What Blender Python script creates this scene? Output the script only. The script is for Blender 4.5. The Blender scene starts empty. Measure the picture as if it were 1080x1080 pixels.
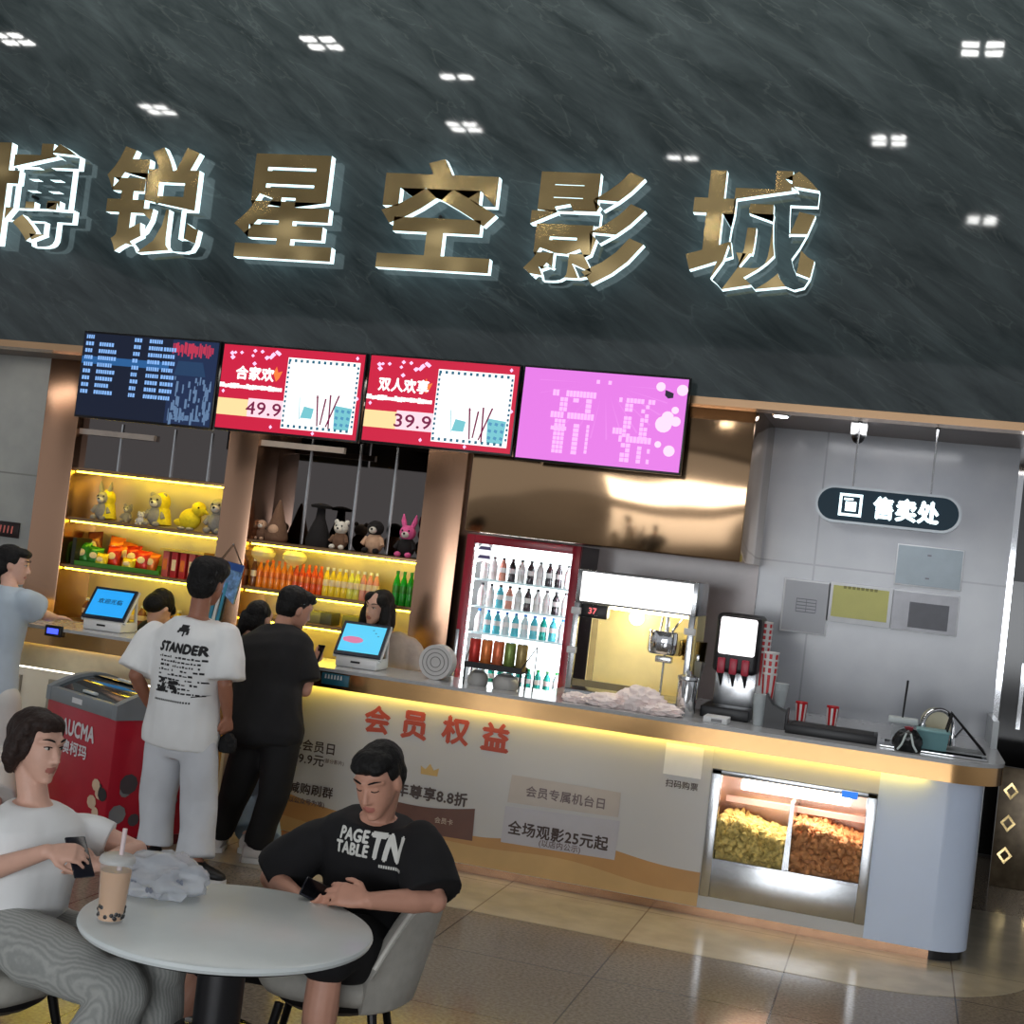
import bpy, bmesh, math, random
from math import sin, cos, pi, radians, sqrt, atan2
from mathutils import Vector as V, Matrix as Mx, noise as NZ
random.seed(7)
SC = bpy.context.scene
COL = SC.collection

# ------------------------------------------------------------------ camera
FPX = 1460.0
YAW, PITCH, ROLL, CAMH = .28335, .02784, .11709, 1.9
fw = V((-sin(YAW)*cos(PITCH), cos(YAW)*cos(PITCH), sin(PITCH)))
r0 = V((cos(YAW), sin(YAW), 0)); u0 = r0.cross(fw)
RT = r0*cos(ROLL) + u0*sin(ROLL); UP = -r0*sin(ROLL) + u0*cos(ROLL)
EYE = V((0, 0, CAMH))
cam = bpy.data.objects.new('camera', bpy.data.cameras.new('camera'))
cam.data.sensor_width = 36; cam.data.lens = 36*FPX/1080
cam.matrix_world = Mx(((RT.x, UP.x, -fw.x, 0), (RT.y, UP.y, -fw.y, 0), (RT.z, UP.z, -fw.z, CAMH), (0, 0, 0, 1)))
COL.objects.link(cam); SC.camera = cam

# ------------------------------------------------------------------ world, lights, exposure
SC.view_settings.view_transform = 'Standard'
SC.view_settings.look = 'None'
SC.view_settings.gamma = 1
SC.view_settings.use_curve_mapping = False
SC.view_settings.exposure = 0.0
W = bpy.data.worlds.new('hall_ambient'); SC.world = W; W.use_nodes = True
W.node_tree.nodes['Background'].inputs[0].default_value = (.84, .86, .90, 1)
W.node_tree.nodes['Background'].inputs[1].default_value = .50

def area(name, loc, size, power, color=(1, 1, 1), target=None, sy=None):
    l = bpy.data.lights.new(name, 'AREA'); l.energy = power; l.color = color
    l.shape = 'RECTANGLE'; l.size = size; l.size_y = sy or size
    o = bpy.data.objects.new(name, l); o.location = loc; COL.objects.link(o)
    d = (V(target) - V(loc)) if target else V((0, 0, -1))
    o.rotation_euler = d.to_track_quat('-Z', 'Y').to_euler()
    return o
area('front_fill_light', (-1.5, -7.0, 1.7), 9.0, 480, (.93, .96, 1), target=(-1.8, 6, 1.3), sy=2.2)  # added fill from behind the camera; no shopfront is known there
area('overhead_fill_light', (-2.5, 7.3, 5.9), 8.0, 90, (1, .95, .88), sy=.5)  # added overhead fill, placed where the stone does not mirror it into view
area('booth_light_right', (-.2, 8.55, 2.90), .9, 10, (.97, .97, 1), sy=.4)
area('booth_light_middle', (-3.6, 8.45, 2.90), 2.4, 14, (1, .93, .82), sy=.3)
area('booth_light_left', (-6.6, 8.3, 2.90), .8, 3, (1, .95, .88), sy=.3)

# ------------------------------------------------------------------ pixel -> place helpers
def ray(px, py): return fw + RT*((px-540)/FPX) - UP*((py-540)/FPX)
def PY(px, py, y): d = ray(px, py); return EYE + d*(y/d.y)
def PZ(px, py, z): d = ray(px, py); return EYE + d*((z-CAMH)/d.z)
def PX(px, py, x): d = ray(px, py); return EYE + d*(x/d.x)
# depth planes of the place
YC, YF, YB, YS, ZC, ZT = 7.70, 8.00, 9.30, 8.88, 2.92, 1.075

# ------------------------------------------------------------------ materials
MATS = {}
def lin(c):
    return tuple((x/12.92 if x <= .04045 else ((x+.055)/1.055)**2.4) for x in c)
def rgb(r, g, b): return lin((r/255, g/255, b/255))
def mat(name, col, rough=.5, metal=0, emit=None, es=0, var=.08, scale=12, alpha=1, trans=0, bump=0, spec=.5, ior=1.45, coat=0):
    if name in MATS: return MATS[name]
    m = bpy.data.materials.new(name); m.use_nodes = True
    nt = m.node_tree; b = nt.nodes['Principled BSDF']
    b.inputs['Roughness'].default_value = rough; b.inputs['Metallic'].default_value = metal
    b.inputs['Specular IOR Level'].default_value = spec; b.inputs['IOR'].default_value = ior
    b.inputs['Coat Weight'].default_value = coat
    b.inputs['Base Color'].default_value = (*col, 1)
    if var or bump:
        tc = nt.nodes.new('ShaderNodeTexCoord'); n = nt.nodes.new('ShaderNodeTexNoise')
        n.inputs['Scale'].default_value = scale; n.inputs['Detail'].default_value = 4
        nt.links.new(tc.outputs['Object'], n.inputs['Vector'])
        if var:
            r = nt.nodes.new('ShaderNodeValToRGB')
            r.color_ramp.elements[0].position = .3; r.color_ramp.elements[1].position = .7
            r.color_ramp.elements[0].color = (*[max(0, c*(1-var)) for c in col], 1)
            r.color_ramp.elements[1].color = (*[min(1, c*(1+var)) for c in col], 1)
            nt.links.new(n.outputs['Fac'], r.inputs['Fac']); nt.links.new(r.outputs['Color'], b.inputs['Base Color'])
        if bump:
            bp = nt.nodes.new('ShaderNodeBump'); bp.inputs['Strength'].default_value = bump; bp.inputs['Distance'].default_value = .02
            nt.links.new(n.outputs['Fac'], bp.inputs['Height']); nt.links.new(bp.outputs['Normal'], b.inputs['Normal'])
    if emit:
        b.inputs['Emission Color'].default_value = (*emit, 1); b.inputs['Emission Strength'].default_value = es
    if trans: b.inputs['Transmission Weight'].default_value = trans
    if alpha < 1: b.inputs['Alpha'].default_value = alpha
    MATS[name] = m
    return m
def glow(name, col, s):
    return mat(name, tuple(c*.05 for c in col), .4, emit=col, es=s, var=0)

# ------------------------------------------------------------------ mesh builder
def wm(o):
    return (wm(o.parent) @ o.matrix_basis) if o.parent else o.matrix_basis.copy()
def settag(o, label=None, cat=None, group=None, kind=None):
    for k, v in (('label', label), ('category', cat), ('group', group), ('kind', kind)):
        if v: o[k] = v
    return o
def thing(name, label, cat, loc, rz=0, group=None, rot=None):
    o = bpy.data.objects.new(name, None); COL.objects.link(o)
    o.empty_display_size = .1
    o.location = loc; o.rotation_euler = rot if rot else (0, 0, rz)
    return settag(o, label, cat, group)
class MB:
    def __init__(s): s.bm = bmesh.new(); s.mi = 0
    def _fin(s, verts, M=None):
        if M is not None: bmesh.ops.transform(s.bm, matrix=M, verts=verts)
        return verts
    def add(s, vs, fs, mi=None):
        bv = [s.bm.verts.new(v) for v in vs]
        for f in fs:
            try:
                q = s.bm.faces.new([bv[i] for i in f]); q.material_index = s.mi if mi is None else mi
            except ValueError: pass
        return bv
    def box(s, a, b, bev=0, seg=2, M=None):
        a, b = V(a), V(b); c = (a+b)/2; d = b-a
        r = bmesh.ops.create_cube(s.bm, size=1, matrix=Mx.Translation(c) @ Mx.Diagonal((abs(d.x), abs(d.y), abs(d.z), 1)))
        vs = r['verts']
        fs = list({f for v in vs for f in v.link_faces})
        for f in fs: f.material_index = s.mi
        if bev:
            es = list({e for v in vs for e in v.link_edges})
            rr = bmesh.ops.bevel(s.bm, geom=es, offset=bev, segments=seg, profile=.5, affect='EDGES', clamp_overlap=True)
            vs = list({v for f in rr['faces'] for v in f.verts} | {v for v in vs if v.is_valid})
            for f in rr['faces']: f.material_index = s.mi
        if M is not None: bmesh.ops.transform(s.bm, matrix=M, verts=vs)
        return vs
    def ring(s, c, ax, ay, n):
        return [s.bm.verts.new(c + ax*cos(2*pi*i/n) + ay*sin(2*pi*i/n)) for i in range(n)]
    def skin(s, rings, cap0=True, cap1=True):
        n = len(rings[0])
        for a, b in zip(rings, rings[1:]):
            for i in range(n):
                f = s.bm.faces.new((a[i], a[(i+1) % n], b[(i+1) % n], b[i])); f.material_index = s.mi
        if cap0: s.bm.faces.new(rings[0][::-1]).material_index = s.mi
        if cap1: s.bm.faces.new(rings[-1]).material_index = s.mi
    def tube(s, pts, r, n=10, cap=True):
        pts = [V(p) for p in pts]; rs = r if isinstance(r, (list, tuple)) else [r]*len(pts)
        t0 = (pts[1]-pts[0]).normalized()
        ref = V((0, 0, 1)) if abs(t0.z) < .9 else V((1, 0, 0))
        ax = t0.cross(ref).normalized(); rings = []
        for i, p in enumerate(pts):
            t = ((pts[min(i+1, len(pts)-1)]-pts[i]).normalized() + (pts[i]-pts[max(i-1, 0)]).normalized())
            t = t.normalized() if t.length > 1e-6 else t0
            ax = (ax - t*ax.dot(t)).normalized(); ay = t.cross(ax)
            rings.append(s.ring(p, ax*rs[i], ay*rs[i], n))
        s.skin(rings, cap, cap)
    def lathe(s, c, prof, n=20, M=None):
        c = V(c); vs0 = len(s.bm.verts); rings = []
        for r, z in prof:
            rings.append(s.ring(c+V((0, 0, z)), V((max(r, 1e-4), 0, 0)), V((0, max(r, 1e-4), 0)), n))
        s.skin(rings)
        if M is not None:
            bmesh.ops.transform(s.bm, matrix=M, verts=[v for q in rings for v in q])
    def prism(s, poly, z0, z1):
        a = [s.bm.verts.new((x, y, z0)) for x, y in poly]; b = [s.bm.verts.new((x, y, z1)) for x, y in poly]
        n = len(poly)
        for i in range(n):
            s.bm.faces.new((a[i], a[(i+1) % n], b[(i+1) % n], b[i])).material_index = s.mi
        s.bm.faces.new(a[::-1]).material_index = s.mi; s.bm.faces.new(b).material_index = s.mi
    def wallstrip(s, line, t, z0, z1):
        """vertical strip of thickness t following a plan polyline (offset to its left)"""
        pts = [V((x, y, 0)) for x, y in line]; nrm = []
        for i in range(len(pts)):
            d = (pts[min(i+1, len(pts)-1)]-pts[max(i-1, 0)]).normalized(); nrm.append(V((-d.y, d.x, 0)))
        poly = [(p.x, p.y) for p in pts] + [((p+q*t).x, (p+q*t).y) for p, q in reversed(list(zip(pts, nrm)))]
        s.prism(poly, z0, z1)
    def sphere(s, c, r, u=14, v=9):
        rr = r if isinstance(r, (tuple, list)) else (r, r, r)
        q = bmesh.ops.create_uvsphere(s.bm, u_segments=u, v_segments=v, radius=1, matrix=Mx.Translation(V(c)) @ Mx.Diagonal((*rr, 1)))
        for f in {f for w in q['verts'] for f in w.link_faces}: f.material_index = s.mi
        return q['verts']
    def quad(s, a, b, c, d): s.add([V(a), V(b), V(c), V(d)], [(0, 1, 2, 3)])
    def build(s, name, m, parent=None, world=True, smooth=35, org=None):
        me = bpy.data.meshes.new(name)
        bmesh.ops.recalc_face_normals(s.bm, faces=s.bm.faces)
        s.bm.to_mesh(me); s.bm.free()
        return link(name, me, m, parent, world, smooth, org)
def link(name, me, m, parent=None, world=True, smooth=35, org=None):
    for q in (m if isinstance(m, (list, tuple)) else [m]): me.materials.append(q)
    o = bpy.data.objects.new(name, me); COL.objects.link(o)
    if parent:
        o.parent = parent
        if world: me.transform(wm(parent).inverted())
    elif org is not None:
        o.location = org; me.transform(Mx.Translation(-V(org)))
    if smooth and len(me.polygons):
        me.polygons.foreach_set('use_smooth', [True]*len(me.polygons))
        me.set_sharp_from_angle(angle=radians(smooth))
    return o
def struct(name, mb, m, smooth=35):
    o = mb.build(name, m, smooth=smooth); o['kind'] = 'structure'; return o
def copy_tree(o, parent=None):
    c = o.copy(); COL.objects.link(c)
    if parent: c.parent = parent
    for ch in list(o.children): copy_tree(ch, c)
    return c
def bx(name, a, b, m, parent=None, bev=0, world=True):
    q = MB(); q.box(a, b, bev); return q.build(name, m, parent, world)

# ------------------------------------------------------------------ lettering (built-in font)
TC = {}
def text_geo(s, extrude=0.0, off=0.0, shear=0.0, res=3):
    k = (s, extrude, off, shear)
    if k in TC: return TC[k]
    cu = bpy.data.curves.new('t', 'FONT'); cu.body = s; cu.size = 1; cu.extrude = extrude; cu.offset = off
    cu.shear = shear; cu.resolution_u = res; cu.space_character = 1.05
    o = bpy.data.objects.new('t', cu); COL.objects.link(o)
    dg = bpy.context.evaluated_depsgraph_get(); dg.update()
    me = bpy.data.meshes.new_from_object(o.evaluated_get(dg))
    vs = [v.co.copy() for v in me.vertices]; fs = [tuple(p.vertices) for p in me.polygons]
    ns = [p.normal.copy() for p in me.polygons]
    bpy.data.objects.remove(o); bpy.data.curves.remove(cu); bpy.data.meshes.remove(me)
    lo = V([min(v[i] for v in vs) for i in range(3)]); hi = V([max(v[i] for v in vs) for i in range(3)])
    TC[k] = (vs, fs, ns, lo, hi)
    return TC[k]
def text_into(mb, s, c, w=None, h=None, off=0, M=None, bold=0, shear=0, mi=None):
    """flat lettering facing -Y (local), centred on c; w and/or h give its size"""
    vs, fs, ns, lo, hi = text_geo(s, 0, off, shear)
    sz = hi-lo
    if w and h: sx, sy = w/sz.x, h/sz.y
    elif w: sx = sy = w/sz.x
    else: sx = sy = h/sz.y
    ce = (lo+hi)/2; c = V(c); out = []
    for v in vs:
        p = V(((v.x-ce.x)*sx, 0, (v.y-ce.y)*sy))
        if M is not None: p = M @ p
        out.append(c+p)
    if bold:
        k = bold*sz.y*sy
        for i, (dx, dz) in enumerate(((-k, 0), (k, 0), (0, k), (0, -k), (0, 0))):
            mb.add([p+V((dx, -.0001*i, dz)) for p in out], fs, mi)
    else: mb.add(out, fs, mi)
def text(name, s, c, m, parent, w=None, h=None, off=0, M=None, world=True, shear=0, bold=.018):
    q = MB(); text_into(q, s, c, w, h, off, M, bold, shear)
    me = bpy.data.meshes.new(name); q.bm.to_mesh(me); q.bm.free()
    return link(name, me, m, parent, world, 0)

# ------------------------------------------------------------------ stone, metal and floor materials
def stone_dark():
    m = mat('dark_slate_stone', rgb(62, 72, 74), .035, var=0)
    nt = m.node_tree; b = nt.nodes['Principled BSDF']
    tc = nt.nodes.new('ShaderNodeTexCoord'); mp = nt.nodes.new('ShaderNodeMapping')
    mp.inputs['Rotation'].default_value = (0, radians(-33), 0)
    nt.links.new(tc.outputs['Object'], mp.inputs['Vector'])
    m2 = nt.nodes.new('ShaderNodeMapping'); m2.inputs['Scale'].default_value = (.75, 1, 3.6)
    nt.links.new(mp.outputs['Vector'], m2.inputs['Vector']); mp = m2
    n = nt.nodes.new('ShaderNodeTexNoise'); n.inputs['Scale'].default_value = 2.0; n.inputs['Detail'].default_value = 9
    n.inputs['Roughness'].default_value = .62; n.inputs['Distortion'].default_value = .5
    nt.links.new(mp.outputs['Vector'], n.inputs['Vector'])
    r = nt.nodes.new('ShaderNodeValToRGB')
    e = r.color_ramp.elements
    e[0].position = .30; e[0].color = (*rgb(42, 50, 52), 1)
    e[1].position = .72; e[1].color = (*rgb(73, 83, 85), 1)
    nt.links.new(n.outputs['Fac'], r.inputs['Fac'])
    # thin pale veins
    w = nt.nodes.new('ShaderNodeTexNoise'); w.inputs['Scale'].default_value = 1.7; w.inputs['Detail'].default_value = 6; w.inputs['Distortion'].default_value = .5
    nt.links.new(mp.outputs['Vector'], w.inputs['Vector'])
    a = nt.nodes.new('ShaderNodeMath'); a.operation = 'SUBTRACT'; a.inputs[1].default_value = .5
    nt.links.new(w.outputs['Fac'], a.inputs[0])
    ab = nt.nodes.new('ShaderNodeMath'); ab.operation = 'ABSOLUTE'; nt.links.new(a.outputs[0], ab.inputs[0])
    rv = nt.nodes.new('ShaderNodeValToRGB'); rv.color_ramp.elements[0].color = (.11, .11, .11, 1); rv.color_ramp.elements[1].color = (0, 0, 0, 1)
    rv.color_ramp.elements[1].position = .012
    nt.links.new(ab.outputs[0], rv.inputs['Fac'])
    mx = nt.nodes.new('ShaderNodeMix'); mx.data_type = 'RGBA'
    nt.links.new(rv.outputs['Color'], mx.inputs['Factor']); nt.links.new(r.outputs['Color'], mx.inputs['A'])
    mx.inputs['B'].default_value = (*rgb(128, 138, 136), 1)
    nt.links.new(mx.outputs['Result'], b.inputs['Base Color'])
    bp = nt.nodes.new('ShaderNodeBump'); bp.inputs['Strength'].default_value = .05; bp.inputs['Distance'].default_value = .004
    nt.links.new(w.outputs['Fac'], bp.inputs['Height']); nt.links.new(bp.outputs['Normal'], b.inputs['Normal'])
    return m
def tiled(name, c0, c1, rough, sx, sy, joint, ns=40, ox=0, oy=0, plane='XY', jw=.004, bump=0):
    m = mat(name, c0, rough, var=0)
    nt = m.node_tree; b = nt.nodes['Principled BSDF']
    tc = nt.nodes.new('ShaderNodeTexCoord'); mp = nt.nodes.new('ShaderNodeMapping')
    mp.inputs['Location'].default_value = (ox, oy, 0)
    nt.links.new(tc.outputs['Object'], mp.inputs['Vector'])
    n = nt.nodes.new('ShaderNodeTexNoise'); n.inputs['Scale'].default_value = ns; n.inputs['Detail'].default_value = 5
    nt.links.new(tc.outputs['Object'], n.inputs['Vector'])
    r = nt.nodes.new('ShaderNodeValToRGB'); r.color_ramp.elements[0].position = .35; r.color_ramp.elements[1].position = .65
    r.color_ramp.elements[0].color = (*c0, 1); r.color_ramp.elements[1].color = (*c1, 1)
    nt.links.new(n.outputs['Fac'], r.inputs['Fac'])
    sp = nt.nodes.new('ShaderNodeSeparateXYZ'); nt.links.new(mp.outputs['Vector'], sp.inputs[0])
    cb = nt.nodes.new('ShaderNodeCombineXYZ')
    nt.links.new(sp.outputs['X'], cb.inputs['X'])
    nt.links.new(sp.outputs['Y' if plane == 'XY' else 'Z'], cb.inputs['Y'])
    br = nt.nodes.new('ShaderNodeTexBrick'); br.offset = 0; br.inputs['Scale'].default_value = 1
    br.inputs['Brick Width'].default_value = sx; br.inputs['Row Height'].default_value = sy
    br.inputs['Mortar Size'].default_value = jw; br.inputs['Mortar Smooth'].default_value = 0
    nt.links.new(cb.outputs[0], br.inputs['Vector'])
    mx = nt.nodes.new('ShaderNodeMix'); mx.data_type = 'RGBA'
    nt.links.new(br.outputs['Fac'], mx.inputs['Factor']); nt.links.new(r.outputs['Color'], mx.inputs['A'])
    mx.inputs['B'].default_value = (*joint, 1)
    nt.links.new(mx.outputs['Result'], b.inputs['Base Color'])
    return m
SLATE = stone_dark()
FLOOR = tiled('polished_brown_floor_tile', rgb(104, 94, 82), rgb(132, 122, 108), .14, .81, .81, rgb(74, 66, 58), 60, .39, .15)
BORDER = tiled('polished_cream_border_tile', rgb(156, 146, 126), rgb(172, 162, 140), .16, .81, 2.0, rgb(120, 106, 86), 6, .39, .3)
GREYWALL = tiled('grey_marble_wall_panel', rgb(150, 154, 160), rgb(160, 163, 168), .16, 1.70, 1.02, rgb(134, 137, 141), 3, 1.70-PY(845, 720, 9.3).x, -1.10, 'XZ', .006)
LEFTWALL = tiled('warm_grey_wall_panel', rgb(146, 148, 146), rgb(158, 160, 156), .25, 2.4, 1.02, rgb(126, 127, 124), 4, .3, -.94, 'XZ', .006)
BRASS = mat('brushed_bronze_metal', rgb(196, 160, 124), .22, 1, var=.05, scale=3)
def wavy(name, col, rough, s, sc):
    m = mat(name, col, rough, 1, var=0)
    nt = m.node_tree; b = nt.nodes['Principled BSDF']
    tc = nt.nodes.new('ShaderNodeTexCoord'); n = nt.nodes.new('ShaderNodeTexNoise')
    n.inputs['Scale'].default_value = sc; n.inputs['Detail'].default_value = 1
    nt.links.new(tc.outputs['Object'], n.inputs['Vector'])
    bp = nt.nodes.new('ShaderNodeBump'); bp.inputs['Strength'].default_value = s; bp.inputs['Distance'].default_value = .05
    nt.links.new(n.outputs['Fac'], bp.inputs['Height']); nt.links.new(bp.outputs['Normal'], b.inputs['Normal'])
    return m
CANOPY = wavy('polished_bronze_sheet', rgb(184, 152, 118), .10, .8, 1.2)
PILLAR = wavy('satin_bronze_sheet', rgb(186, 148, 122), .26, .08, 1.5)
GOLD = wavy('polished_gold_metal', rgb(238, 210, 150), .20, .9, 2.2)
BAND = wavy('gold_counter_band', rgb(190, 150, 102), .17, .08, 2)
DARKMIR = mat('smoked_mirror', rgb(104, 98, 96), .03, 1, var=0)
STEEL = mat('stainless_steel', rgb(190, 192, 194), .25, 1, var=.05, scale=20)
CHROME = mat('polished_chrome', rgb(215, 217, 220), .06, 1, var=0)
BLACKP = mat('black_plastic', rgb(22, 22, 25), .4, var=.1)
BLACKM = mat('black_metal', rgb(28, 27, 28), .35, .6, var=.1)
WHITEP = mat('white_plastic', rgb(215, 216, 216), .35, var=.03)
WHITEC = mat('white_counter_panel', rgb(196, 195, 192), .22, var=.03, scale=2)
BLUEW = mat('pale_blue_counter_panel', rgb(206, 220, 242), .20, var=.03, scale=2)
TOPST = mat('grey_counter_stone', rgb(168, 170, 172), .15, var=.06, scale=30)
LEDY = glow('yellow_led_strip', (1.0, .70, .07), 12.0)
LEDW = glow('warm_white_led', (1.0, .84, .50), 4.5)
WARMW = glow('cool_white_light', (1, 1, 1), 3)

# ------------------------------------------------------------------ setting
q = MB(); q.box((-14, -9, -.1), (8, 12.2, 0)); struct('floor', q, FLOOR)
cx, cy_, R2 = -.1, 8.0, .97
poly = [(-9, 7.03), (cx, 7.03)] + [(cx+R2*sin(a), cy_-R2*cos(a)) for a in [pi/2*i/14 for i in range(1, 15)]] + [(cx+R2, 9.3), (-9, 9.3)]
q = MB(); q.prism(poly, -.02, .002); struct('floor_border', q, BORDER)
q = MB(); q.box((-14, -9, 6.0), (8, YF+.3, 6.15)); struct('ceiling', q, mat('dark_hall_ceiling', rgb(120, 118, 116), .8, var=.15, scale=2))
q = MB(); q.box((-14, YF, ZC), (8, YF+.25, 6.0)); struct('wall_front', q, SLATE)
q = MB(); q.box((-14, YF-.012, ZC-.045), (8, YF+.16, ZC)); struct('trim_1', q, BRASS)
q = MB(); q.box((-14, YF+.16, ZC), (8, YB+2.5, ZC+.1)); struct('ceiling_booth', q, mat('booth_ceiling_panel', rgb(120, 112, 110), .5, var=.05))
# back wall of the booth, right bay
XR = PY(1077, 471, YB).x
q = MB(); q.box((-7.5, YB, 0), (XR, YB+.12, ZC)); struct('wall_back', q, GREYWALL)
q = MB(); q.box((XR, YB-.03, ZT), (XR+.035, YB+.13, ZC)); struct('trim_2', q, CHROME)
# left wall
XL = PY(48, 440, YS).x
q = MB(); q.box((-14, YS, 0), (XL, YS+.15, ZC)); struct('wall_left', q, LEFTWALL)
# bronze pillars between the bays
def pil(x0, x1, n):
    q = MB(); q.box((x0, YS-.02, 0), (x1, YB, ZC), .006); return struct(n, q, PILLAR)
p1l, p1r = XL, PY(84, 440, YS).x
p2l, p2r = PY(243, 464, YS).x, PY(275, 460, YS).x
p3l, p3r = PY(453, 480, YS).x, PY(495, 481, YS).x
pil(p1l, p1r, 'pillar_1'); pil(p2l, p2r, 'pillar_2'); pil(p3l, p3r, 'pillar_3')
# bronze bulkhead above fridge and popcorn machine
YK = 8.14
kl, kr, kz = PY(490, 558, YK).x, PY(799, 425, YK).x, PY(783, 593, YK).z
q = MB(); q.box((kl, YK, kz), (kr, YB, ZC), .006); struct('trim_3', q, CANOPY)
# wall behind fridge and popper: panelled, with a dark seam
q = MB(); q.box((p3r, YB-.05, 0), (kr-.0, YB, kz)); struct('wall_panel', q, mat('taupe_wall_panel', rgb(150, 138, 136), .2, var=.04))
# world beyond the right end: dim corridor wall and a dark doorway
q = MB(); q.box((XR+.0, 11.4, 0), (6, 11.55, ZC)); struct('wall_right', q, mat('dim_grey_wall', rgb(120, 122, 124), .3, var=.08, scale=2))
q = MB(); q.box((XR+.05, 11.30, .02), (XR+2.4, 11.39, 2.12)); o = struct('door_1', q, mat('black_glass_door', rgb(18, 19, 21), .1, var=.05))
q = MB(); q.box((XR+.30, 11.27, 1.0), (XR+.33, 11.30, 1.5)); q.build('door_handle', CHROME, o)

# ------------------------------------------------------------------ ceiling grille lamps (seen mirrored in the polished stone)
LAMP = glow('ceiling_lamp_light', (1, .99, .96), 42)
def grille(px, py, n):
    d = ray(px, py); t = (6.0-CAMH)/d.z; p = EYE + d*t; p.y = 2*YF-p.y
    rt = thing('ceiling_lamp', 'square white grille lamp in the hall ceiling', 'ceiling lamp', (p.x, p.y, 5.985), group='hall ceiling lamps')
    q = MB(); q.box((-.19, -.19, -.03), (.19, .19, .01), .006); q.build('lamp_frame', BLACKM, rt, world=False)
    for sx in (-1, 1):
        for sy in (-1, 1):
            if n == 2 and sy > 0: continue
            q = MB(); q.box((sx*.085-.060, sy*.085-.048, -.036), (sx*.085+.060, sy*.085+.048, -.028)); q.build('lamp_panel', LAMP, rt, world=False)
for px, py, n in ((14, 36, 4), (167, 111, 4), (340, 40, 4), (479, 72, 2), (490, 129, 4), (719, 159, 2), (938, 143, 4), (1037, 45, 4), (1036, 228, 4)):
    grille(px, py, n)

# ------------------------------------------------------------------ big sign on the stone
SIDE = glow('sign_side_light', (.72, .96, 1.0), 1.9)
SIGN = [('博', 'leftmost, cut by the edge of the picture', (-22, 148, 82, 262)), ('锐', 'second from the left', (107, 152, 215, 270)), ('星', 'above the second red screen', (246, 160, 357, 276)),
        ('空', 'fourth from the left', (398, 165, 525, 288)), ('影', 'right of the middle, with three slanted strokes', (553, 177, 683, 302)), ('城', 'rightmost', (722, 176, 865, 310))]
def sign_char(ch, where, b):
    D = .06
    c = PY((b[0]+b[2])/2, (b[1]+b[3])/2, YF-.105)
    w = (PY(b[2], (b[1]+b[3])/2, YF-.105)-PY(b[0], (b[1]+b[3])/2, YF-.105)).x*.955
    h = (PY((b[0]+b[2])/2, b[1], YF-.105)-PY((b[0]+b[2])/2, b[3], YF-.105)).z*.955
    vs, fs, ns, lo, hi = text_geo(ch, .05, .028)
    sz = hi-lo; ce = (lo+hi)/2
    rt = thing('sign_character', 'raised gold %s sign character with glowing edges, %s' % (ch, where), 'sign letter', (c.x, YF-.005, c.z), group='gold characters of the cinema sign')
    fr, sd = MB(), MB()
    pts = [V(((v.x-ce.x)*w/sz.x, -.10 if v.z > 0 else -.10+D, (v.y-ce.y)*h/sz.y)) for v in vs]
    fr.add(pts, [f for f, n in zip(fs, ns) if n.z > .6]); sd.add(pts, [f for f, n in zip(fs, ns) if n.z <= .6])
    for v in [v for v in sd.bm.verts if not v.link_faces]: sd.bm.verts.remove(v)
    for v in [v for v in fr.bm.verts if not v.link_faces]: fr.bm.verts.remove(v)
    for nm, mb, m in (('front_face', fr, GOLD), ('side_light', sd, SIDE)):
        me = bpy.data.meshes.new(nm); mb.bm.to_mesh(me); mb.bm.free(); link(nm, me, m, rt, False, 0)
    q = MB(); q.tube([(0, .005, 0), (0, -.05, 0)], .012, 8); q.build('wall_stud', BLACKM, rt, world=False)
for s in SIGN: sign_char(*s)

# ------------------------------------------------------------------ counter
XE, RC = .30, .29            # where the front turns into the rounded right end
def cline(off, x0=-9.0):     # plan line of the counter front, set back by off
    r = RC-off
    return [(x0, YC+off), (XE, YC+off)] + [(XE+r*sin(a), YC+RC-r*cos(a)) for a in [pi/2*i/12 for i in range(1, 13)]] + [(XE+r, YB)]
CT = thing('service_counter', 'long white service counter with a gold band and rounded right end', 'counter', (-2.3, 8.0, 0))
XW = PY(238, 760, YC+.05).x          # the straight counter's left limit; further left comes the glazed front
XF1, XF2 = PY(742, 880, YC).x, PY(919, 905, YC).x    # popcorn cabinet opening
q = MB()
q.prism([(XW, YC+.09), (XF1, YC+.09), (XF1, YC+.62), (XW, YC+.62)], .055, .955)
q.build('front_panel', WHITEC, CT)
zc0, zc1 = PY(830, 965, YC).z, PY(838, 826, YC).z
for a, b in ((.055, zc0), (zc1, .955)):
    q = MB(); q.prism([(XF1, YC+.09), (XF2, YC+.09), (XF2, YC+.16), (XF1, YC+.16)], a, b); q.build('cabinet_surround', WHITEC, CT)
ln = cline(.09, XF2)
q = MB(); q.wallstrip(ln, .03, .055, .955); q.build('rounded_end_panel', BLUEW, CT)
q = MB(); q.wallstrip(cline(0), .035, .958, ZT-.004); q.build('gold_band', BAND, CT)
full = cline(-.004)
poly = full + [(-2.05, YB), (-2.05, YC+.58), (-9, YC+.58)]
q = MB(); q.prism(poly, ZT-.02, ZT); q.build('worktop', TOPST, CT)
ck = cline(.115)
q = MB(); q.wallstrip(ck[1:], .02, 0, .055); q.build('dark_end_kick', mat('black_toe_kick', rgb(26, 26, 28), .3), CT)
q = MB(); q.wallstrip(ck[:2], .02, 0, .055); q.build('toe_kick', mat('bronze_toe_kick', rgb(178, 140, 112), .2, 1, var=.06), CT)
q = MB(); q.wallstrip([(-9, YC+.045), (XE-.1, YC+.045)], .025, .962, .970); q.build('led_strip', LEDY, CT)
# upstand at the right end, beside the wall
bx('end_upstand', (XR-.03, YB-.62, ZT), (XR+.005, YB-.005, ZT+.16), mat('pale_grey_upstand', rgb(176, 182, 184), .3), CT)
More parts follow.
